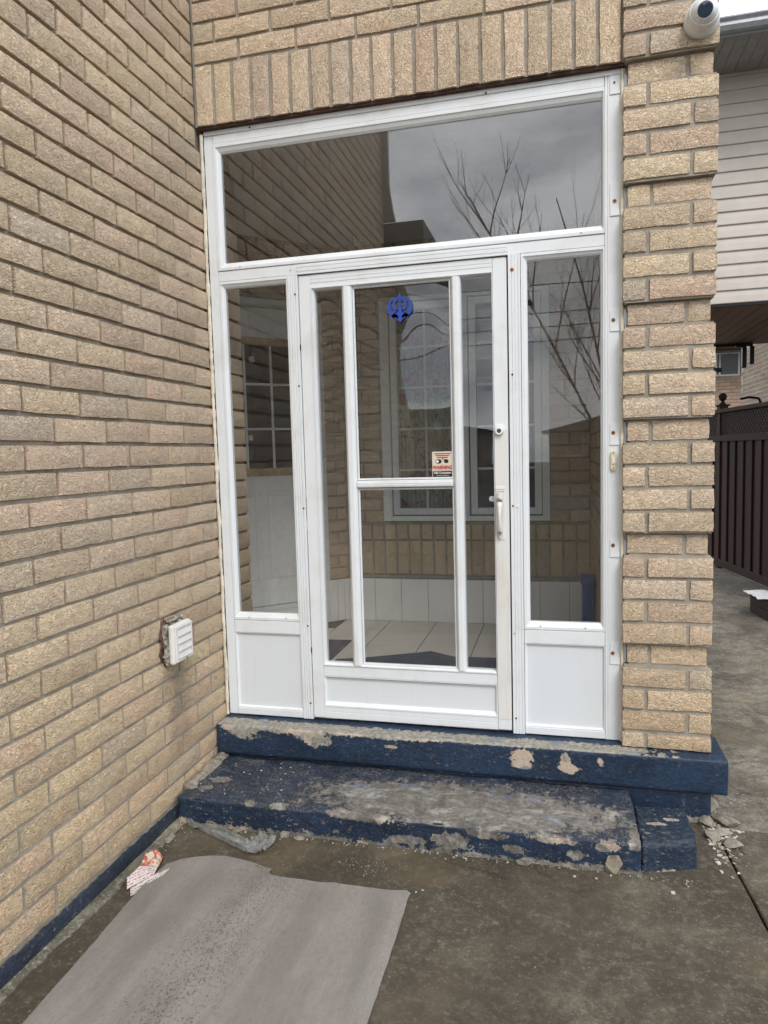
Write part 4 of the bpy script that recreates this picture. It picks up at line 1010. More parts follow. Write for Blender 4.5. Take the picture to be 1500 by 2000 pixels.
MB().box(GX0+0.03, GX1-0.03, OFF+0.010, OFF+0.014, GZ0+0.055, GZ1-0.05).obj('pane', MAT['glass_in'], FD)
mb = MB(); vb = -0.515
mb.box(vb-0.0085, vb+0.0085, OFF+0.002, OFF+0.008, GZ0+0.0555, GZ1-0.0505); mb.box(vb-0.2085, vb-0.1915, OFF+0.002, OFF+0.008, GZ0+0.0555, GZ1-0.0505)
for zz in (1.441, 1.757): mb.box(GX0+0.031, GX1-0.031, OFF+0.0025, OFF+0.0075, zz-0.0085, zz+0.0085)
mb.obj('glazing_bars', WF, FD)
MB().box(X0, X1, OFF-0.01, OFF+0.05, 0.126, 0.160).obj('threshold', jm, FD)
mb = MB(); mb.box(-3.0, 0.9, OFF+0.9, OFF+0.95, -0.2, 3.0); mb.box(-3.0, -2.95, OFF+0.13, OFF+0.9, -0.2, 3.0); mb.box(-0.19, -0.15, OFF+0.13, OFF+0.9, -0.2, 3.0); mb.box(-3.0, -0.15, OFF+0.13, OFF+0.9, 2.45, 2.5); hl = mb.obj('hall_shell', MAT['room']); hl.location = (0.035, 2.005, 0); hl.rotation_euler = (0, 0, R(45)); tag(hl, kind='structure')
# small fruit emblem sticker and a paper tag on the door glass
AP = thing('emblem_sticker', 'tiny silver bitten-apple emblem in the top left pane of the inner front door', 'sticker', (0.035, 2.005, 0), R(45))
sil = simple('silver_sticker', (0.62, 0.63, 0.64), 0.5, var=0.02, bump=0)
ax, az = -0.652, 1.932
outl = []
for i in range(40):
    a = 2*math.pi*i/40; x = 0.0235*math.cos(a)*(1+0.05*math.cos(2*a)); z = 0.0255*math.sin(a) - 0.0035*math.exp(-((a-math.pi/2)/0.35)**2)*1.6 - (-0.002*math.exp(-((a-3*math.pi/2)/0.3)**2))
    if x > 0.010 and (Vector((x, z))-Vector((0.0285, 0.004))).length < 0.0125:
        d = (Vector((x, z))-Vector((0.0285, 0.004))).normalized()*0.0125 + Vector((0.0285, 0.004)); x, z = min(x, d.x), d.y
    outl.append((ax+x, az+z))
MB().prism(outl, 'y', OFF+0.0085, OFF+0.0095).obj('apple_shape', sil, AP)
MB().prism([(ax+0.001, az+0.027), (ax+0.004, az+0.036), (ax+0.012, az+0.041), (ax+0.010, az+0.031)], 'y', OFF+0.0085, OFF+0.0095).obj('leaf_shape', sil, AP)
tg = MB().box(-0.699, -0.668, OFF+0.0085, OFF+0.0095, 1.362, 1.398).obj('paper_tag', sil); tg.location = (0.035, 2.005, 0); tg.rotation_euler = (0, 0, R(45))
tag(tg, 'small white paper square in the lower left pane of the inner front door', 'label')
# mats and bin
MAT['rug'] = simple('dark_navy_mat', (0.075, 0.092, 0.125), 0.95, var=0.25, bump=0.002, scale=60)
o = MB().prism([(0.0, 0.30), (0.232, 0.30), (0.227, 1.40), (0.0, 1.385)], 'z', 0.001, 0.008).obj('floor_mat', MAT['rug'], bevel=0.002)
tag(o, 'dark navy mat on the porch tiles behind the left strip of the storm door', 'mat')
o = MB().prism([(0.25, 0.25), (1.45, 0.25), (1.42, 1.10), (1.20, 1.135), (0.96, 1.12), (0.80, 1.215), (0.60, 1.11), (0.41, 1.015), (0.26, 0.96)], 'z', 0.001, 0.009).obj('floor_mat', MAT['rug'], bevel=0.002)
tag(o, 'large crumpled navy mat on the porch tiles behind the middle of the storm door', 'mat')
BN = thing('plastic_bin', 'blue ribbed plastic bin standing in the right corner of the porch', 'bin', (1.755, 1.32, 0.0))
bl = simple('blue_plastic', (0.03, 0.085, 0.27), 0.4, var=0.08, bump=0)
BN.location = (1.742, 1.34, 0.0)
MB().prism([(-0.033, -0.10), (0.035, -0.10), (0.035, 0.10), (-0.033, 0.10)], 'z', 0.012, 0.462).obj('bin_body', bl, BN, bevel=0.012)
MB().prism([(-0.042, -0.11), (0.040, -0.11), (0.040, 0.11), (-0.042, 0.11)], 'z', 0.440, 0.472).obj('bin_rim', bl, BN, bevel=0.008)
for i in range(4): MB().box(-0.024+i*0.015, -0.018+i*0.015, -0.1055, -0.0995, 0.26, 0.43).obj('rib', bl, BN, bevel=0.0015)

# ------------------------------------------------------------------ dryer vent on the left wall
VC = thing('dryer_vent', 'small white louvred vent cover with chipped foam edge low on the left brick wall', 'vent')
vm_ = alu_mat('aged_white_plastic', (0.72, 0.71, 0.69), 0.25, 0.1)
def vp(name, y0, y1, z0, z1, x0, x1, mat, parent, bevel=0.004):
    o = MB().box(x0, x1, y0, y1, z0, z1).obj(name, mat, parent, bevel=bevel); return o
vr = link('vent_hood', MB().box(0.028, 0.052, -0.494, -0.350, 0.402, 0.566).mesh('vent_hood', vm_, 0.008), VC)
fr_ = MB(); fr_.box(0.0525, 0.060, -0.486, -0.470, 0.410, 0.558); fr_.box(0.0525, 0.060, -0.366, -0.356, 0.410, 0.558); fr_.box(0.0525, 0.0595, -0.4695, -0.3665, 0.546, 0.558); fr_.box(0.0525, 0.0595, -0.4695, -0.3665, 0.410, 0.418)
fr_.obj('vent_frame', vm_, VC, bevel=0.002)
for i in range(4):
    z1 = 0.5445 - i*0.0315
    MB().prism([(0.0525, z1), (0.0545, z1), (0.0625, z1-0.028), (0.061, z1-0.030), (0.0525, z1-0.029)], 'y', -0.4685, -0.3675).obj('louvre', vm_, VC, bevel=0.0006, seg=1)
    MB().box(0.0522, 0.0532, -0.4685, -0.3675, z1-0.0312, z1-0.0292).obj('louvre_gap', MAT['dark'], VC)
MB().lathe([(0.0001, 0), (0.003, 0), (0.003, 0.003), (0.0001, 0.003)], (0.0605, -0.41, 0.414), 'x', 8).obj('vent_latch', MAT['hole'], VC)
V = []; F = []; MAT['foam'] = simple('chipped_cream_foam', (0.52, 0.49, 0.40), 0.95, var=0.35, bump=0.006, scale=70)
rounded_box('foam_collar', MAT['foam'], 0.0005, 0.028, -0.505, -0.356, 0.398, 0.572, 0.008, 0.010, 0.012, 30, VC, fine=0.004)
rounded_box('foam_collar', MAT['foam'], 0.0005, 0.020, -0.47, -0.345, 0.566, 0.590, 0.007, 0.008, 0.009, 35, VC, fine=0.004)
MAT['oldpaint'] = simple('brown_scraped_patch', (0.17, 0.095, 0.07), 0.9, var=0.5, bump=0.004, scale=40)
V = []; F = []; q = random.Random(5); n = 26; cy_, cz_ = -0.475, 0.50
V.append((0.0032, cy_, cz_))
for i in range(n):
    a = 2*math.pi*i/n; ry = 0.040*(1+q.uniform(-0.35, 0.35)); rz_ = 0.092*(1+q.uniform(-0.22, 0.25))
    V.append((0.0028, cy_+math.cos(a)*ry, cz_+math.sin(a)*rz_))
F = [(0, 1+i, 1+(i+1) % n) for i in range(n)]
me = bpy.data.meshes.new('scraped_patch'); me.from_pydata(V, [], F); me.materials.append(MAT['oldpaint']); o = link('scraped_patch', me, VC)
s2 = o.modifiers.new('thick', 'SOLIDIFY'); s2.thickness = 0.0035

# ------------------------------------------------------------------ security camera at the top of the pillar
CM = thing('security_camera', 'white round turret security camera with a dark lens high on the brick pillar', 'security camera', (2.104, -0.026, 2.815))
cw = simple('white_camera_plastic', (0.72, 0.73, 0.74), 0.35, var=0.04, bump=0)
o = MB().lathe([(0.060, 0.0), (0.0625, 0.006), (0.062, 0.028), (0.0585, 0.036), (0.0575, 0.0365), (0.0565, 0.040), (0.054, 0.062), (0.050, 0.070), (0.046, 0.072), (0.0001, 0.072)], (0, 0, 0), 'y', 48).obj('camera_base', cw, CM); auto_smooth(o, 30)
dirn = Vector((-0.10, -0.93, -0.34)).normalized(); a1 = dirn.cross(Vector((0, 0, 1))).normalized(); a2 = a1.cross(dirn)
prof = [(0.047*math.cos(t), 0.047*math.sin(t)) for t in [R(-40+i*9) for i in range(11)]]; prof += [(0.0285, 0.0395), (0.0275, 0.0405), (0.0265, 0.0385), (0.0001, 0.0385)]
o = MB().lathe(prof, (0, -0.066, 0.0), (a1, a2, dirn), 48).obj('camera_ball', cw, CM); auto_smooth(o, 30)
lens = simple('dark_lens', (0.02, 0.035, 0.07), 0.08, 0.9, bump=0)
o = MB().lathe([(0.0255, 0.0386), (0.0252, 0.0400), (0.016, 0.0412), (0.0001, 0.0418)], (0, -0.066, 0.0), (a1, a2, dirn), 36).obj('camera_lens', lens, CM); auto_smooth(o, 30)

# ------------------------------------------------------------------ brown fence along the passage
fence_d = Vector((-0.228, 1.485, 0)).normalized()
FO = Vector((3.697, 5.012, GZ))
rzf = math.atan2(fence_d.y, fence_d.x)
FN = thing('board_fence', 'dark brown board fence with lattice top and a ball finial post beside the passage', 'fence', FO, rzf)
fb = NT('dark_brown_stained_wood'); p = fb.obj(); r_ = fb.rand()
g_ = fb.noise(fb.vm('MULTIPLY', fb.vm('ADD', p, fb.scale((7.0, 3.0, 5.0), r_)), (30, 30, 1.6)), 1.0, 4, 0.6)
c = fb.ramp(fb.ma('ADD', fb.ma('MULTIPLY', g_, 0.7), fb.ma('MULTIPLY', r_, 0.3)), [(0.3, (0.016, 0.007, 0.005)), (0.7, (0.040, 0.018, 0.012))])
MAT['fence'] = fb.bsdf(c, 0.75, fb.bump(g_, 0.002), 0.3)
bd = MB().box(-0.068, 0.068, -0.009, 0.009, 0.05, 1.60).mesh('board', MAT['fence'], 0.003, seg=1)
x = -4.0; i = 0
while x < 7.5:
    if -1.4 > x or True:
        o = link('board', bd, FN, (x, 0.012 if i % 2 else -0.010, rnd.uniform(-0.004, 0.004)))
    x += 0.1145; i += 1
for zz, h, d in ((1.56, 0.075, 0.035), (1.905, 0.045, 0.045), (0.03, 0.09, 0.03)):
    MB().box(-4.1, 7.5, -d, d, zz, zz+h).obj('rail', MAT['fence'], FN, bevel=0.004, seg=1)
lat = MB(); x = -4.1
while x < 7.5:
    for sg, yy in ((1, 0.004), (-1, -0.004)):
        a, b = (x, x+0.30) if sg > 0 else (x+0.30, x)
        w = 0.042
        lat.prism([(a-w/2, 1.63), (a+w/2, 1.63), (b+w/2, 1.91), (b-w/2, 1.91)], 'y', yy-0.0035, yy+0.0035)
    x += 0.066
o = lat.obj('lattice', MAT['fence'], FN); o['kind'] = 'stuff'
for px in (1.36, 3.9, 6.4, -1.1, -3.6):
    pt = MB().box(px-0.05, px+0.05, -0.075, 0.025, 0.0, 1.99).obj('fence_post', MAT['fence'], FN, bevel=0.004, seg=1)
    MB().box(px-0.064, px+0.064, -0.089, 0.039, 1.9905, 2.01).obj('post_cap', MAT['fence'], pt, bevel=0.004)
    o = MB().lathe([(0.035, 0), (0.03, 0.02), (0.018, 0.028), (0.016, 0.038), (0.03, 0.05), (0.044, 0.07), (0.048, 0.092), (0.042, 0.115), (0.025, 0.132), (0.0001, 0.139)], (px, -0.025, 2.01), 'z', 20).obj('ball_finial', MAT['fence'], pt); auto_smooth(o)
# box with papers by the fence
BX = thing('wooden_planter', 'dark brown wooden box standing on the passage in front of the fence', 'box', (3.49, 3.72, GZ), R(8))
for i, (z0, z1) in enumerate(((0.0, 0.085), (0.089, 0.170))): MB().box(-0.21, 0.21, -0.20, 0.20, z0, z1).obj('box_board', MAT['fence'], BX, bevel=0.004, seg=1)
PP = MB(); V = []; F = []
for j in range(9):
    for i in range(9):
        u, v = i/8, j/8; V.append((3.23+0.46*u-0.03*v, 3.55+0.36*v, GZ+0.176+0.030*abs(noise.noise(Vector((u*3.3, v*3.3, 2))))+0.012*noise.noise(Vector((u*9, v*9, 2)))+0.01))
for j in range(8):
    for i in range(8): a = j*9+i; F.append((a, a+1, a+10, a+9))
me = bpy.data.meshes.new('crumpled_paper'); me.from_pydata(V, [], F); me.materials.append(simple('white_paper', (0.72, 0.72, 0.74), 0.8, var=0.04)); o = link('crumpled_paper', me)
o.modifiers.new('t', 'SOLIDIFY').thickness = 0.002
tag(o, 'crumpled white sheet lying on the dark wooden box by the fence', 'paper')

# ------------------------------------------------------------------ neighbouring house
NH = thing('neighbour_house', 'neighbouring house with beige siding, brown soffit boards and black downpipes', 'house')
sdm = simple('beige_vinyl_siding', (0.51, 0.465, 0.42), 0.55, var=0.05, bump=0.0004, scale=8)
SY, SZ0, SZ1, SX0, SX1 = 4.8, 2.648, 4.838, 2.3, 9.0
pitch = 0.1275; z = SZ0; 
sb_ = MB().prism([(0.0, 0.0), (-0.016, 0.002), (-0.018, 0.008), (-0.012, 0.070), (-0.0015, 0.1275), (0.012, 0.1275), (0.012, 0.0)], 'x', SX0, SX1).mesh('siding_board', sdm)
while z < SZ1 - 0.05: link('siding_board', sb_, NH, (0, SY, z)); z += pitch
MB().box(SX0, SX1, SY-0.019, SY+0.012, SZ0-0.030, SZ0-0.001).obj('starter_strip', MAT['dark'], NH)
MB().box(SX0, SX1, SY+0.013, 7.9, SZ0, SZ1+0.3).obj('upper_storey', sdm, NH)
MB().box(SX0, SX1, SY-0.022, SY-0.001, z, SZ1+0.02).obj('frieze_board', sdm, NH)
sof = NT('brown_soffit_wood'); c = sof.mix(sof.rand(), (0.24, 0.125, 0.10), (0.32, 0.20, 0.155)); MAT['soffit'] = sof.bsdf(c, 0.6, None, 0.3)
so_ = MB().box(0.0, 0.124, SY+0.02, 7.88, -0.022, -0.004).mesh('soffit_board', MAT['soffit'], 0.004, seg=1)
x = SX0
while x < SX1-0.1: link('soffit_board', so_, NH, (x, 0, SZ0+rnd.uniform(-0.001, 0.001))); x += 0.128
MB().box(SX0, SX1, SY+0.021, 7.88, SZ0-0.006, SZ0-0.0005).obj('soffit_backing', MAT['dark'], NH)
# eave: grey ribbed soffit and gutter
es = simple('grey_vented_soffit', (0.30, 0.29, 0.29), 0.6, bump=0); gu = simple('slate_gutter', (0.34, 0.36, 0.40), 0.35, 0.5, bump=0)
ep = MB().prism([(0, 0), (0.10, 0), (0.106, 0.008), (0.112, 0.008), (0.118, 0), (0.205, 0), (0.2055, 0.02), (0, 0.02)], 'y', 4.09, SY-0.023)
ep = ep.mesh('eave_panel', es)
x = SX0
while x < SX1: link('eave_panel', ep, NH, (x, 0, SZ1+0.002)); x += 0.208
MB().box(SX0, SX1, 4.075, 4.09, SZ1-0.006, SZ1+0.15).obj('fascia', gu, NH)
MB().prism([(4.075, SZ1+0.010), (4.01, SZ1+0.012), (3.985, SZ1+0.045), (3.99, SZ1+0.075), (3.965, SZ1+0.098), (3.965, SZ1+0.112), (4.075, SZ1+0.112)], 'x', SX0, SX1).obj('gutter', gu, NH, bevel=0.002)
rf = simple('dark_shingles', (0.06, 0.055, 0.05), 0.9, var=0.3)
MB().prism([(4.0, SZ1+0.116), (8.0, SZ1+1.7), (8.0, SZ1+0.30), (4.08, SZ1+0.100)], 'x', SX0-0.1, SX1).obj('roof', rf, NH)
# brick flank below the overhang, facing the passage
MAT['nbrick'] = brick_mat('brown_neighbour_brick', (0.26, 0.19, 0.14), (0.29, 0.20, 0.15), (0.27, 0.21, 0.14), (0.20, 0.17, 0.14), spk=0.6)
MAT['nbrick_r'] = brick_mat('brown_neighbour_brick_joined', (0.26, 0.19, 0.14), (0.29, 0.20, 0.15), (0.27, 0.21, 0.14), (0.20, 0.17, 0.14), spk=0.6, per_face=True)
lm = simple('light_mortar', (0.42, 0.39, 0.33), 0.95, var=0.1)
NX = 4.90; ya = 11.55
MB().box(NX+0.003, NX+0.3, 7.0, ya, GZ, 3.2).obj('flank_core', lm, NH)
nr = Rest(); z = 1.45
while z < 2.95:
    y = ya - (0.12 if int(round(z/0.075)) % 2 else 0.0)
    while y > 8.6: e = y-0.23; nr.add(NX, (y+e)/2, z+0.0325, 0.228, 0.063, R(-90)); y = e-0.013
    z += 0.076
nr.obj('flank_bricks', NH, 'nbrick_r')
dpm = simple('black_downpipe', (0.012, 0.012, 0.014), 0.4, bump=0)
MB().box(3.2, 4.17, 7.70, 7.77, 2.585, 2.643).obj('downpipe', dpm, NH, bevel=0.01)
MB().box(4.128, 4.186, 7.70, 7.77, 2.335, 2.584).obj('downpipe', dpm, NH, bevel=0.01)
MB().box(4.010, 4.068, 7.60, 7.67, 2.28, 2.56).obj('downpipe', dpm, NH, bevel=0.01)
MB().box(3.93, 4.068, 7.60, 7.67, 2.5605, 2.60).obj('downpipe', dpm, NH, bevel=0.01)
MB().box(3.4, 3.76, 7.60, 7.67, 2.24, 2.30).obj('downpipe', dpm, NH, bevel=0.01)
MB().tube([(3.99, 7.6, 1.86), (4.10, 7.6, 1.88), (4.22, 7.6, 1.86), (4.25, 7.6, 1.80)], 0.018, 8).obj('bracket_arm', dpm, NH)

# ------------------------------------------------------------------ far house down the passage
FH = thing('far_house', 'far pinkish brick house with a white framed window seen down the passage', 'house')
MAT['fbrick'] = brick_mat('pink_far_brick', (0.45, 0.32, 0.25), (0.47, 0.31, 0.25), (0.46, 0.34, 0.25), (0.38, 0.28, 0.23), spk=0.3, per_face=True)
fr2 = Rest(); z = 1.2; fy = 14.0; row = 0
fm = simple('far_mortar', (0.34, 0.27, 0.21), 0.95)
MB().box(4.3, 9.5, fy+0.012, fy+4, GZ, 6.0).obj('wall_core', fm, FH)
while z < 4.4:
    x = 4.55 - (0.12 if row % 2 else 0)
    while x < 6.2:
        if not (x+0.23 > 4.93 and x < 5.44 and 2.74 < z+0.05 and z < 3.27): fr2.add(x+0.115, fy, z+0.03, 0.225, 0.062, 0.0)
        x += 0.237
    z += 0.074; row += 1
fr2.obj('brick_courses', FH, 'fbrick')
wv = simple('white_window_frame', (0.75, 0.75, 0.74), 0.5, bump=0)
wf = frame('window', 4.93, 5.425, 2.745, 3.255, 0.035, fy-0.03, fy+0.03, wv, FH)
MB().box(5.005, 5.035, fy-0.028, fy+0.02, 2.78, 3.22).obj('window_mullion', wv, wf)
MB().box(4.95, 5.41, fy-0.01, fy-0.005, 2.775, 3.225).obj('pane', simple('far_glass', (0.09, 0.11, 0.12), 0.12, 0.8, bump=0), wf)
MB().box(4.2, 9.6, 13.2, 13.98, 3.30, 3.42).obj('far_eave', simple('brown_far_eave', (0.10, 0.075, 0.06), 0.8), FH)
SH = thing('garden_shed', 'small pale shed roof showing behind the fence left of the ball finial post', 'shed')
MB().box(4.62, 5.15, 12.2, 13.2, GZ, 1.85).obj('wall', simple('pale_shed', (0.70, 0.72, 0.74), 0.6, bump=0), SH)
MB().prism([(4.58, 1.90), (5.20, 1.74), (5.20, 1.70), (4.58, 1.86)], 'y', 12.1, 13.3).obj('roof', simple('grey_shed_roof', (0.2, 0.2, 0.21), 0.7, bump=0), SH)

# ------------------------------------------------------------------ things lying on the ground
t = NT('grey_cardboard'); p = t.pos(); P = t.sep(p)
big = t.noise(p, 2.2, 4, 0.6); fb_ = t.noise(t.vm('MULTIPLY', p, (1, 0.5, 1)), 90, 4, 0.65)
c = t.ramp(big, [(0.35, (0.225, 0.207, 0.192)), (0.65, (0.285, 0.265, 0.248))])
c = t.mix(t.ramp(fb_, [(0.3, 0.30), (0.55, 0.0)]), c, (0.14, 0.125, 0.112))
wp_ = t.noise(t.vm('MULTIPLY', t.vm('ADD', p, t.scale(t.noise(p, 2, 2, col=True), 0.1)), (9.0, 1.2, 1)), 1.0, 4, 0.6)
c = t.mix(t.ramp(wp_, [(0.40, 0.45), (0.60, 0.0)]), c, (0.135, 0.122, 0.112))
c = t.mix(t.ramp(t.noise(t.vm('ADD', p, (7, 2, 0)), 5.5, 5, 0.65), [(0.52, 0.0), (0.72, 0.35)]), c, (0.26, 0.245, 0.23))
c = t.mix(t.ramp(t.noise(t.vm('MULTIPLY', p, (260, 260, 1)), 1.0, 2), [(0.35, 0.18), (0.6, 0.0)]), c, (0.09, 0.085, 0.08))
# dark scuffs in a loose band running down the sheet
bandx = t.ma('ABSOLUTE', t.ma('SUBTRACT', t.ma('ADD', P[0], t.ma('MULTIPLY', t.ma('SUBTRACT', t.noise(p, 3.0, 2), 0.5), 0.35)), t.ma('ADD', 0.52, t.ma('MULTIPLY', P[1], -0.02))))
bm_ = t.ramp(bandx, [(0.02, 1.0), (0.20, 0.0)])
sp = t.noise(t.vm('ADD', t.vm('MULTIPLY', p, (1.0, 0.7, 1)), (2, 3, 1)), 170, 3, 0.7)
spm = t.ramp(t.ma('ADD', sp, t.ma('MULTIPLY', bm_, 0.12)), [(0.66, 0.0), (0.70, 0.6)])
c = t.mix(spm, c, (0.045, 0.043, 0.045))
MAT['card'] = t.bsdf(c, 0.85, t.bump(t.ma('ADD', fb_, t.ma('MULTIPLY', spm, -0.5)), 0.0012), 0.25)
outline = [(0.185, -2.6), (0.172, -1.9), (0.160, -1.518), (0.150, -1.25), (0.135, -1.003), (0.128, -0.88), (0.142, -0.772), (0.180, -0.740), (0.23, -0.720), (0.344, -0.693), (0.42, -0.697), (0.475, -0.704), (0.545, -0.722), (0.545, -0.738), (0.556, -0.758),
           (0.62, -0.757), (0.698, -0.760), (0.80, -0.756), (0.887, -0.754), (0.98, -0.757), (1.062, -0.760), (1.078, -0.772), (1.074, -0.80), (1.077, -1.0), (1.076, -1.319), (1.075, -1.8), (1.072, -2.6)]
def inside(x, y):
    c_ = False; n = len(outline)
    for i in range(n):
        (x1, y1), (x2, y2) = outline[i], outline[(i+1) % n]
        if (y1 > y) != (y2 > y) and x < (x2-x1)*(y-y1)/(y2-y1)+x1: c_ = not c_
    return c_
bm = bmesh.new()
vs = []; dense = []
for i in range(len(outline)):
    a, b = Vector(outline[i]), Vector(outline[(i+1) % len(outline)]); k = max(1, int((b-a).length/0.03))
    for s_ in range(k):
        pq = a+(b-a)*(s_/k)
        if s_: pq += Vector((noise.noise(Vector((pq.x*30, pq.y*30, 0))), noise.noise(Vector((pq.x*30, pq.y*30, 5)))))*0.0022
        dense.append(pq)
f = bm.faces.new([bm.verts.new((p_.x, p_.y, 0)) for p_ in dense])
for ax_, lo_, hi_ in (('x', 0.1, 1.1), ('y', -2.6, -0.68)):
    v_ = lo_
    while v_ < hi_:
        no = (1, 0, 0) if ax_ == 'x' else (0, 1, 0); co = (v_, 0, 0) if ax_ == 'x' else (0, v_, 0)
        bmesh.ops.bisect_plane(bm, geom=bm.verts[:]+bm.edges[:]+bm.faces[:], plane_co=co, plane_no=no); v_ += 0.035
for v_ in bm.verts:
    x, y = v_.co.x, v_.co.y
    cr1 = math.exp(-((x-0.555-(y+0.75)*0.03)/0.010)**2)*0.004
    cr2 = math.exp(-((x-0.80-(y+0.75)*0.055)/0.022)**2)*0.0035 + math.exp(-((x-0.68-(y+0.9)*0.05)/0.03)**2)*0.0025
    und = (noise.noise(Vector((x*2.2, y*1.1, 0)))+0.5)*0.004
    up = max(0, -0.76 - y)*0
    curl = 0.012*math.exp(-(((x-0.30)/0.16)**2+((y+0.70)/0.05)**2)) + 0.010*math.exp(-(((x-1.07)/0.05)**2+((y+0.77)/0.05)**2))
    v_.co.z = GZ + 0.0045 + max(0, und) + cr1 + cr2 + curl
me = bpy.data.meshes.new('cardboard_sheet'); bm.to_mesh(me); bm.free(); me.materials.append(MAT['card'])
for p_ in me.polygons: p_.use_smooth = True
CB = link('cardboard_sheet', me); CB.modifiers.new('t', 'SOLIDIFY').thickness = 0.004; es_ = CB.modifiers.new('e', 'EDGE_SPLIT'); es_.split_angle = R(45)
tag(CB, 'large flat grey cardboard sheet with dark scuffs lying on the concrete by the left wall', 'cardboard')

def sheet(name, pts, z, mat, h=0.001, wav=0.0, seed=0):
    mb = MB(); b = [(x, y) for x, y in pts]; mb.prism(b, 'z', z, z+h); o = mb.obj(name, mat)
    return o
# flyer: two folded printed strips
def print_mat(name, base=(0.50, 0.46, 0.44), ang=0.0, color=False):
    t = NT(name); p = t.pos()
    mpn = t.node('ShaderNodeMapping'); t.put(mpn.inputs[0], p); mpn.inputs['Rotation'].default_value = (0, 0, ang)
    q_ = t.sep(mpn.outputs[0])
    lines = t.ramp(t.ma('FRACT', t.ma('MULTIPLY', q_[1], 90.0)), [(0.45, 0.0), (0.5, 1.0)], 'CONSTANT')
    br = t.ramp(t.noise(t.vm('MULTIPLY', mpn.outputs[0], (170, 90, 0)), 1.0, 2), [(0.48, 0.0), (0.52, 1.0)])
    c = t.mix(t.ma('MULTIPLY', t.ma('MULTIPLY', lines, br), 0.75), base, (0.16, 0.08, 0.08))
    if color:
        c = t.ramp(t.noise(p, 60, 2, 0.5, 0.6), [(0.38, (0.42, 0.06, 0.05)), (0.48, (0.45, 0.15, 0.10)), (0.54, (0.46, 0.36, 0.20)), (0.60, (0.50, 0.46, 0.43))])
    return t.bsdf(c, 0.6)
FLY = thing('paper_flyer', 'crumpled red and white printed flyer lying against the fillet beside the cardboard sheet', 'flyer', (0, 0, 0))
def fpoly(name, pts3, mat):
    mb = MB(); n = len(pts3); b = len(mb.v); mb.v += [tuple(p_) for p_ in pts3] + [(p_[0], p_[1], p_[2]-0.0012) for p_ in pts3]
    mb.f += [tuple(range(n)), tuple(range(n, 2*n))[::-1]] + [(i, n+i, n+(i+1) % n, (i+1) % n) for i in range(n)]; mb.mi += [0]*(n+2)
    return mb.obj(name, mat, FLY)
g0 = GZ
fpoly('flyer_leaf', [(0.120, -0.965, g0+.006), (0.098, -0.935, g0+.012), (0.140, -0.860, g0+.020), (0.168, -0.795, g0+.012), (0.182, -0.822, g0+.008), (0.148, -0.890, g0+.008)], print_mat('print_a', ang=-1.1))
fpoly('flyer_leaf', [(0.085, -0.935, g0+.008), (0.062, -0.900, g0+.024), (0.075, -0.835, g0+.034), (0.125, -0.800, g0+.016), (0.140, -0.850, g0+.018)], print_mat('print_b', (0.58, 0.50, 0.50), ang=-0.9))
fpoly('flyer_leaf', [(0.076, -0.832, g0+.036), (0.060, -0.775, g0+.046), (0.085, -0.735, g0+.040), (0.112, -0.745, g0+.018), (0.128, -0.800, g0+.017)], print_mat('print_c', color=True))
# white metal channel and plastic scrap
ch = Vector((0.415, -0.612, 0)) - Vector((0.052, -0.452, 0)); La = ch.length
CHN = thing('metal_channel', 'loose U-shaped metal channel lying on the concrete below the left end of the step', 'metal strip', (0.052, -0.452, GZ+0.003), math.atan2(ch.y, ch.x))
mt = simple('dirty_white_metal', (0.36, 0.37, 0.36), 0.4, 0.5, 0.3, var=0.3, scale=50)
MB().prism([(-0.022, 0.0), (0.024, 0.0), (0.024, 0.018), (0.0222, 0.018), (0.0222, 0.0018), (-0.0202, 0.0018), (-0.0202, 0.022), (-0.022, 0.022)], 'x', 0, La).obj('channel', mt, CHN)
t = NT('clear_plastic'); b_ = t.node('ShaderNodeBsdfPrincipled'); b_.inputs['Base Color'].default_value = (0.30, 0.31, 0.31, 1); b_.inputs['Roughness'].default_value = 0.18
b_.inputs['Alpha'].default_value = 0.40; t.l.new(b_.outputs[0], t.out.inputs[0])
V = []; F = []
for j in range(15):
    for i in range(15):
        u, v = i/14-0.5, j/14-0.5
        V.append((0.437+u*0.095+v*0.02, -0.585+v*0.125-u*0.02, GZ+0.016+0.020*abs(noise.noise(Vector((u*4, v*4, 1))))*2+0.004*noise.noise(Vector((u*16, v*16, 3)))))
for j in range(14):
    for i in range(14):
        if (i-7)**2+(j-7)**2 < 66 and not (i > 11 and j < 3): a = j*15+i; F.append((a, a+1, a+16, a+15))
me = bpy.data.meshes.new('plastic_scrap'); me.from_pydata(V, [], F); me.materials.append(t.m)
for p_ in me.polygons: p_.use_smooth = True
o = link('plastic_scrap', me); o.modifiers.new('t', 'SOLIDIFY').thickness = 0.0006
tag(o, 'crumpled scrap of clear plastic at the right end of the loose metal channel', 'plastic scrap')
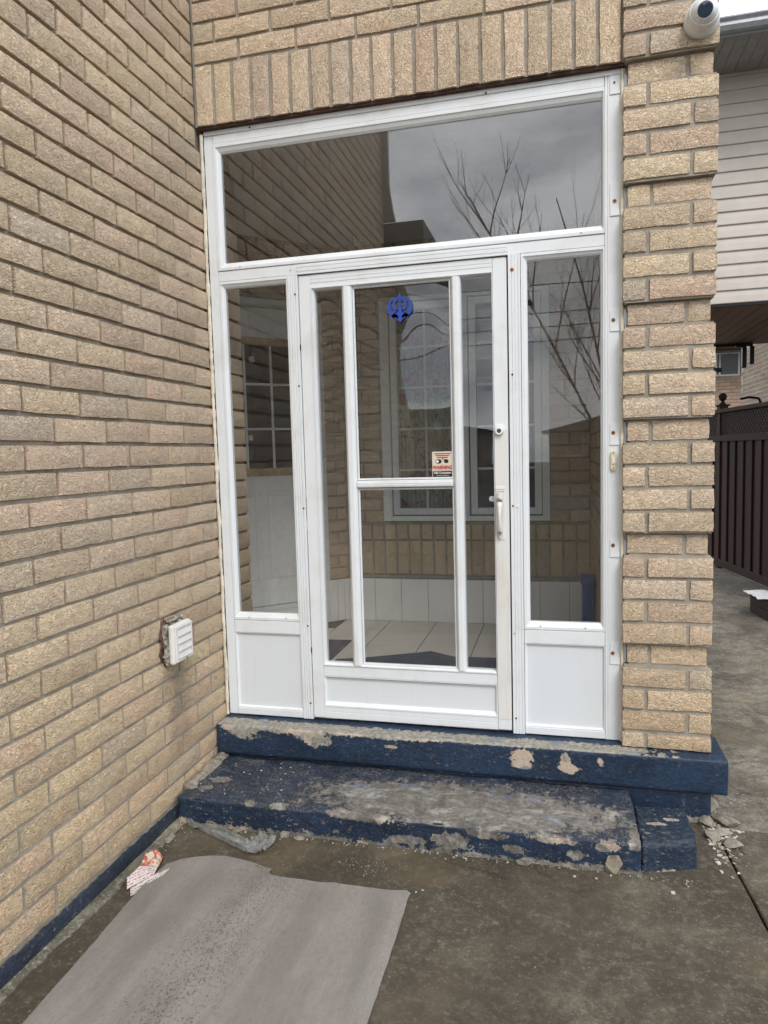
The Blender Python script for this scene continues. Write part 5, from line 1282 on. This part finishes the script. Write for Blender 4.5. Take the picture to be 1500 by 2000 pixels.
# stones and rubble
MAT['stone'] = simple('grey_tan_stone', (0.30, 0.265, 0.20), 0.95, var=0.3, bump=0.004, scale=60)
MAT['rubble'] = simple('broken_mortar', (0.27, 0.248, 0.20), 0.95, var=0.3, bump=0.004, scale=50)
def rock_mesh(sx, sy, sz, seed, flat=0.0, sub=4):
    bm = bmesh.new(); bmesh.ops.create_icosphere(bm, subdivisions=sub, radius=1.0); qq = random.Random(seed); planes = [(Vector((qq.gauss(0, 1), qq.gauss(0, 1), qq.gauss(0, 1))).normalized(), qq.uniform(0.52, 0.85)) for _ in range(14)]
    for v_ in bm.verts:
        n_ = v_.co.normalized(); k = 1+0.28*noise.noise(n_*1.3+Vector((seed, 0, 0)))+0.10*noise.noise(n_*3.5+Vector((0, seed, 0)))
        cz = noise.cell(n_*1.6+Vector((seed, 2, 0)))*0.10
        for pn, pd in planes:
            dd = n_.dot(pn)
            if dd*k > pd: k = pd/dd
        v_.co = Vector((n_.x*sx, n_.y*sy, n_.z*sz))*(k*1.2 + 0.03*noise.noise(n_*9))
    me = bpy.data.meshes.new('stone'); bm.to_mesh(me); bm.free(); return me
def rock(name, x, y, s, seed, mat, label, cat, rz=0.0, group=None, lift=0.6, rot=(0, 0)):
    me = rock_mesh(*s, seed); me.materials.append(MAT[mat]); o = link(name, me); o.location = (x, y, GZ+s[2]*lift); o.rotation_euler = (rot[0], rot[1], rz)
    tag(o, label, cat, group); return o
rock('stone', 1.760, -0.478, (0.030, 0.022, 0.038), 3, 'stone', 'upright tan stone leaning on the front of the step near its right end', 'stone', 0.3, lift=0.8, rot=(0.15, 0.1))
rock('stone', 1.44, -0.492, (0.030, 0.014, 0.010), 8, 'rubble', 'flat pale stone at the foot of the step left of the upright stone', 'stone', 0.1)
rb = [(2.175, 0.065, (0.050, 0.045, 0.026), 11, 'largest grey mortar chunk at the back of the rubble right of the step'),
      (2.225, -0.045, (0.066, 0.040, 0.018), 12, 'long flat tilted mortar slab on the rubble right of the step'),
      (2.150, -0.075, (0.034, 0.028, 0.018), 13, 'small grey chunk in the rubble beside the step block corner'),
      (2.185, -0.135, (0.040, 0.024, 0.012), 14, 'thin pale flake in the middle of the rubble right of the step'),
      (2.150, -0.175, (0.028, 0.030, 0.014), 15, 'rounded crumb of mortar nearest the right side of the navy block'),
      (2.215, -0.205, (0.044, 0.040, 0.010), 16, 'flat cream flake at the front of the rubble right of the step')]
for x, y, s, sd_, lb in rb: rock('rubble', x, y, s, sd_, 'rubble', lb, 'rubble', sd_*0.7, 'broken mortar right of the step', 0.7, (rnd.uniform(-.3, .3), rnd.uniform(-.35, .1)))
fl_ = [(0.155, -0.497, (0.050, 0.016, 0.014), 21, 'pale mortar lump under the left end of the step behind the metal channel'), (0.30, -0.497, (0.018, 0.014, 0.010), 22, 'small pale lump under the step beside the plastic scrap'),
       (0.055, -0.60, (0.022, 0.040, 0.012), 23, 'mortar lump in the left corner beside the wall fillet'), (0.50, -0.492, (0.022, 0.014, 0.012), 24, 'cream lump under the step just right of the plastic scrap'), (0.565, -0.496, (0.020, 0.013, 0.010), 25, 'second cream lump under the step right of the plastic scrap')]
for x, y, s, sd_, lb in fl_: rock('rubble', x, y, s, sd_, 'rubble', lb, 'rubble', 0.1 if sd_ != 23 else 0.3, 'mortar lumps along the foot of the step', 0.6)
# crumbs: paint flakes and grit, uncountable
crumb = MB(); q = random.Random(11)
def chip(x, y, z, s):
    a = q.uniform(0, 6.28); pts_ = [(x+math.cos(a+k*1.57+q.uniform(-.4, .4))*s*q.uniform(0.5, 1), y+math.sin(a+k*1.57+q.uniform(-.4, .4))*s*q.uniform(0.5, 1)) for k in range(4)]
    crumb.cur = q.choice([0, 0, 1, 2]); crumb.prism(pts_, 'z', z, z+q.uniform(0.0015, 0.4*s+0.001))
for _ in range(260): x = q.uniform(0.05, 2.05); chip(x, -0.478-abs(q.gauss(0, 0.016)), GZ+0.0005, q.uniform(0.0015, 0.0065))
for _ in range(420): chip(2.13+abs(q.gauss(0, 0.055)), q.gauss(-0.09, 0.12), GZ+0.0005, q.uniform(0.002, 0.015)*q.uniform(0.4, 1))
for _ in range(90): chip(q.gauss(0.90, 0.06), q.gauss(-0.63, 0.03), GZ+0.0005, q.uniform(0.001, 0.003))
for _ in range(60): chip(q.uniform(0.1, 2.4), q.uniform(-1.6, -0.55), GZ+0.0005, q.uniform(0.001, 0.003))
for _ in range(80): chip(q.uniform(0.03, 0.5), q.uniform(-0.43, -0.1), -0.1655+0.003, q.uniform(0.0015, 0.007))
for _ in range(70): chip(abs(q.gauss(0.03, 0.03))+0.02, q.uniform(-0.9, -0.5), GZ+0.002, q.uniform(0.002, 0.006))
for x, y, s in ((1.625, -0.535, 0.008), (1.70, -0.53, 0.006), (1.071, -0.748, 0.006), (1.09, -0.735, 0.005), (1.11, -0.72, 0.006), (2.36, -0.62, 0.005), (1.95, -0.56, 0.012)): chip(x, y, GZ+0.001, s)
tag(crumb.obj('paint_crumbs', [simple('pale_grit', (0.30, 0.27, 0.22), 0.95, bump=0), simple('white_flake', (0.50, 0.48, 0.44), 0.9, bump=0), simple('dark_grit', (0.12, 0.10, 0.08), 0.95, bump=0)]), kind='stuff')
# dead leaves and moss in the corner
mo = MB(); q = random.Random(4)
for _ in range(260):
    x, y = abs(q.gauss(0.045, 0.02)), q.gauss(-0.50, 0.05); a = q.uniform(0, 6.28); s_ = q.uniform(0.002, 0.006); h_ = q.uniform(0.004, 0.016)
    mo.cur = q.choice([0, 0, 1]); mo.poly3([(x, y, GZ), (x+math.cos(a)*s_, y+math.sin(a)*s_, GZ+0.002), (x+math.cos(a)*s_*1.4, y+math.sin(a)*s_*1.2, GZ+h_)])
tag(mo.obj('moss', [simple('moss_green', (0.07, 0.075, 0.03), 0.95, bump=0), simple('dead_leaf', (0.12, 0.075, 0.045), 0.95, bump=0)]), kind='stuff')

# ------------------------------------------------------------------ the street side, seen only as reflections in the glass
GT = thing('downspout', 'pale downspout above a dark eave box at the street end of the left brick wall', 'downspout')
al_ = simple('taupe_aluminium', (0.30, 0.27, 0.23), 0.5, bump=0)
MB().prism([(-0.03, 3.42), (0.105, 3.42), (0.085, 3.52), (0.055, 3.75), (0.050, 5.5), (-0.03, 5.5)], 'y', -3.52, -3.455).obj('pipe', al_, GT)
MB().box(-0.9, 0.36, -4.3, -3.53, 3.12, 3.42).obj('eave_box', simple('dark_eave', (0.07, 0.055, 0.045), 0.7, bump=0), GT)
bark = simple('grey_brown_bark', (0.12, 0.10, 0.08), 0.95, var=0.3)
def bare_tree(x, y, h, seed, label, lean=0.0, r0=0.05):
    q = random.Random(seed); mb = MB()
    def limb(p, d, L, r, lev):
        pts_ = [p]; n = (9, 5, 4, 3)[lev]
        for i in range(n):
            d = (d + Vector((q.uniform(-.12, .12)*(0.3 if lev == 0 else 1), q.uniform(-.12, .12)*(0.3 if lev == 0 else 1), q.uniform(-.02, .10)*(0 if lev == 0 else 1)))).normalized(); pts_.append(pts_[-1]+d*L/n)
        mb.tube(pts_, [r*(1-0.75*i/n) for i in range(n+1)], 6 if lev < 2 else 4, cap=False)
        if lev < 3:
            for k in range((13, 4, 2)[lev]):
                i = q.randint(n//3, n-1); a = q.uniform(0, 6.28); u = Vector((math.cos(a), math.sin(a), q.uniform(0.3, 1.1))).normalized()
                limb(pts_[i], (d*0.9+u*0.8).normalized(), L*q.uniform(0.16, 0.34) if lev == 0 else L*q.uniform(0.35, 0.6), r*0.40, lev+1)
    limb(Vector((0, 0, 0)), Vector((lean, 0, 1)).normalized(), h, r0, 0)
    tr = thing('bare_tree', label, 'tree', (x, y, GZ)); mb.obj('branches', bark, tr); return tr
bare_tree(3.20, -9.1, 6.5, 17, 'slim bare tree on the front lawn leaning strongly left, mirrored in the right sidelight', -0.52, 0.034)
bare_tree(2.98, -8.95, 5.7, 5, 'slim bare tree on the front lawn mirrored upright in the right sidelight', -0.27, 0.034)
for i, (yy, zz) in enumerate(((-13.9, 4.4), (-13.95, 4.1), (-14.0, 3.8), (-13.9, 5.0))):
    o = MB().tube([(-30+k*6, yy, zz+0.02*(k-7)**2*0.15) for k in range(15)], 0.012, 5).obj('power_line', MAT['hole']); tag(o, ['highest', 'second', 'third', 'lowest'][[3, 0, 1, 2].index(i)] + ' of the thin power lines over the street mirrored in the glass', 'wire', 'power lines over the street')
hb = simple('brown_brick_far', (0.24, 0.17, 0.12), 0.9, var=0.2); hs = simple('pale_siding_far', (0.42, 0.40, 0.36), 0.8); hg = simple('house_window', (0.05, 0.06, 0.07), 0.1, 0.8, bump=0)
for i, (x, w, h, lb) in enumerate(((4.5, 7.0, 2.5, 'brown brick house across the street mirrored in the sidelight'), (-7.0, 9.0, 2.7, 'brown brick house across the street further left'), (14.0, 9.0, 2.6, 'brown brick house across the street further right'))):
    hse = thing('street_house', lb, 'house', (x, -34.0, GZ))
    MB().box(-w/2, w/2, -7, 0, 0, h).obj('wall', hb, hse)
    MB().prism([(-w/2-0.4, h), (w/2+0.4, h), (0, h+0.9)], 'y', -7.3, 0.3).obj('roof', rf, hse)
    for wx in (-w*0.3, w*0.05, w*0.3):
        wi = MB().box(wx-0.5, wx+0.5, 0.0, 0.05, 1.2, 2.5).obj('window', wv, hse); MB().box(wx-0.43, wx+0.43, 0.051, 0.06, 1.27, 2.43).obj('pane', hg, wi)

print('objects', len(bpy.data.objects))
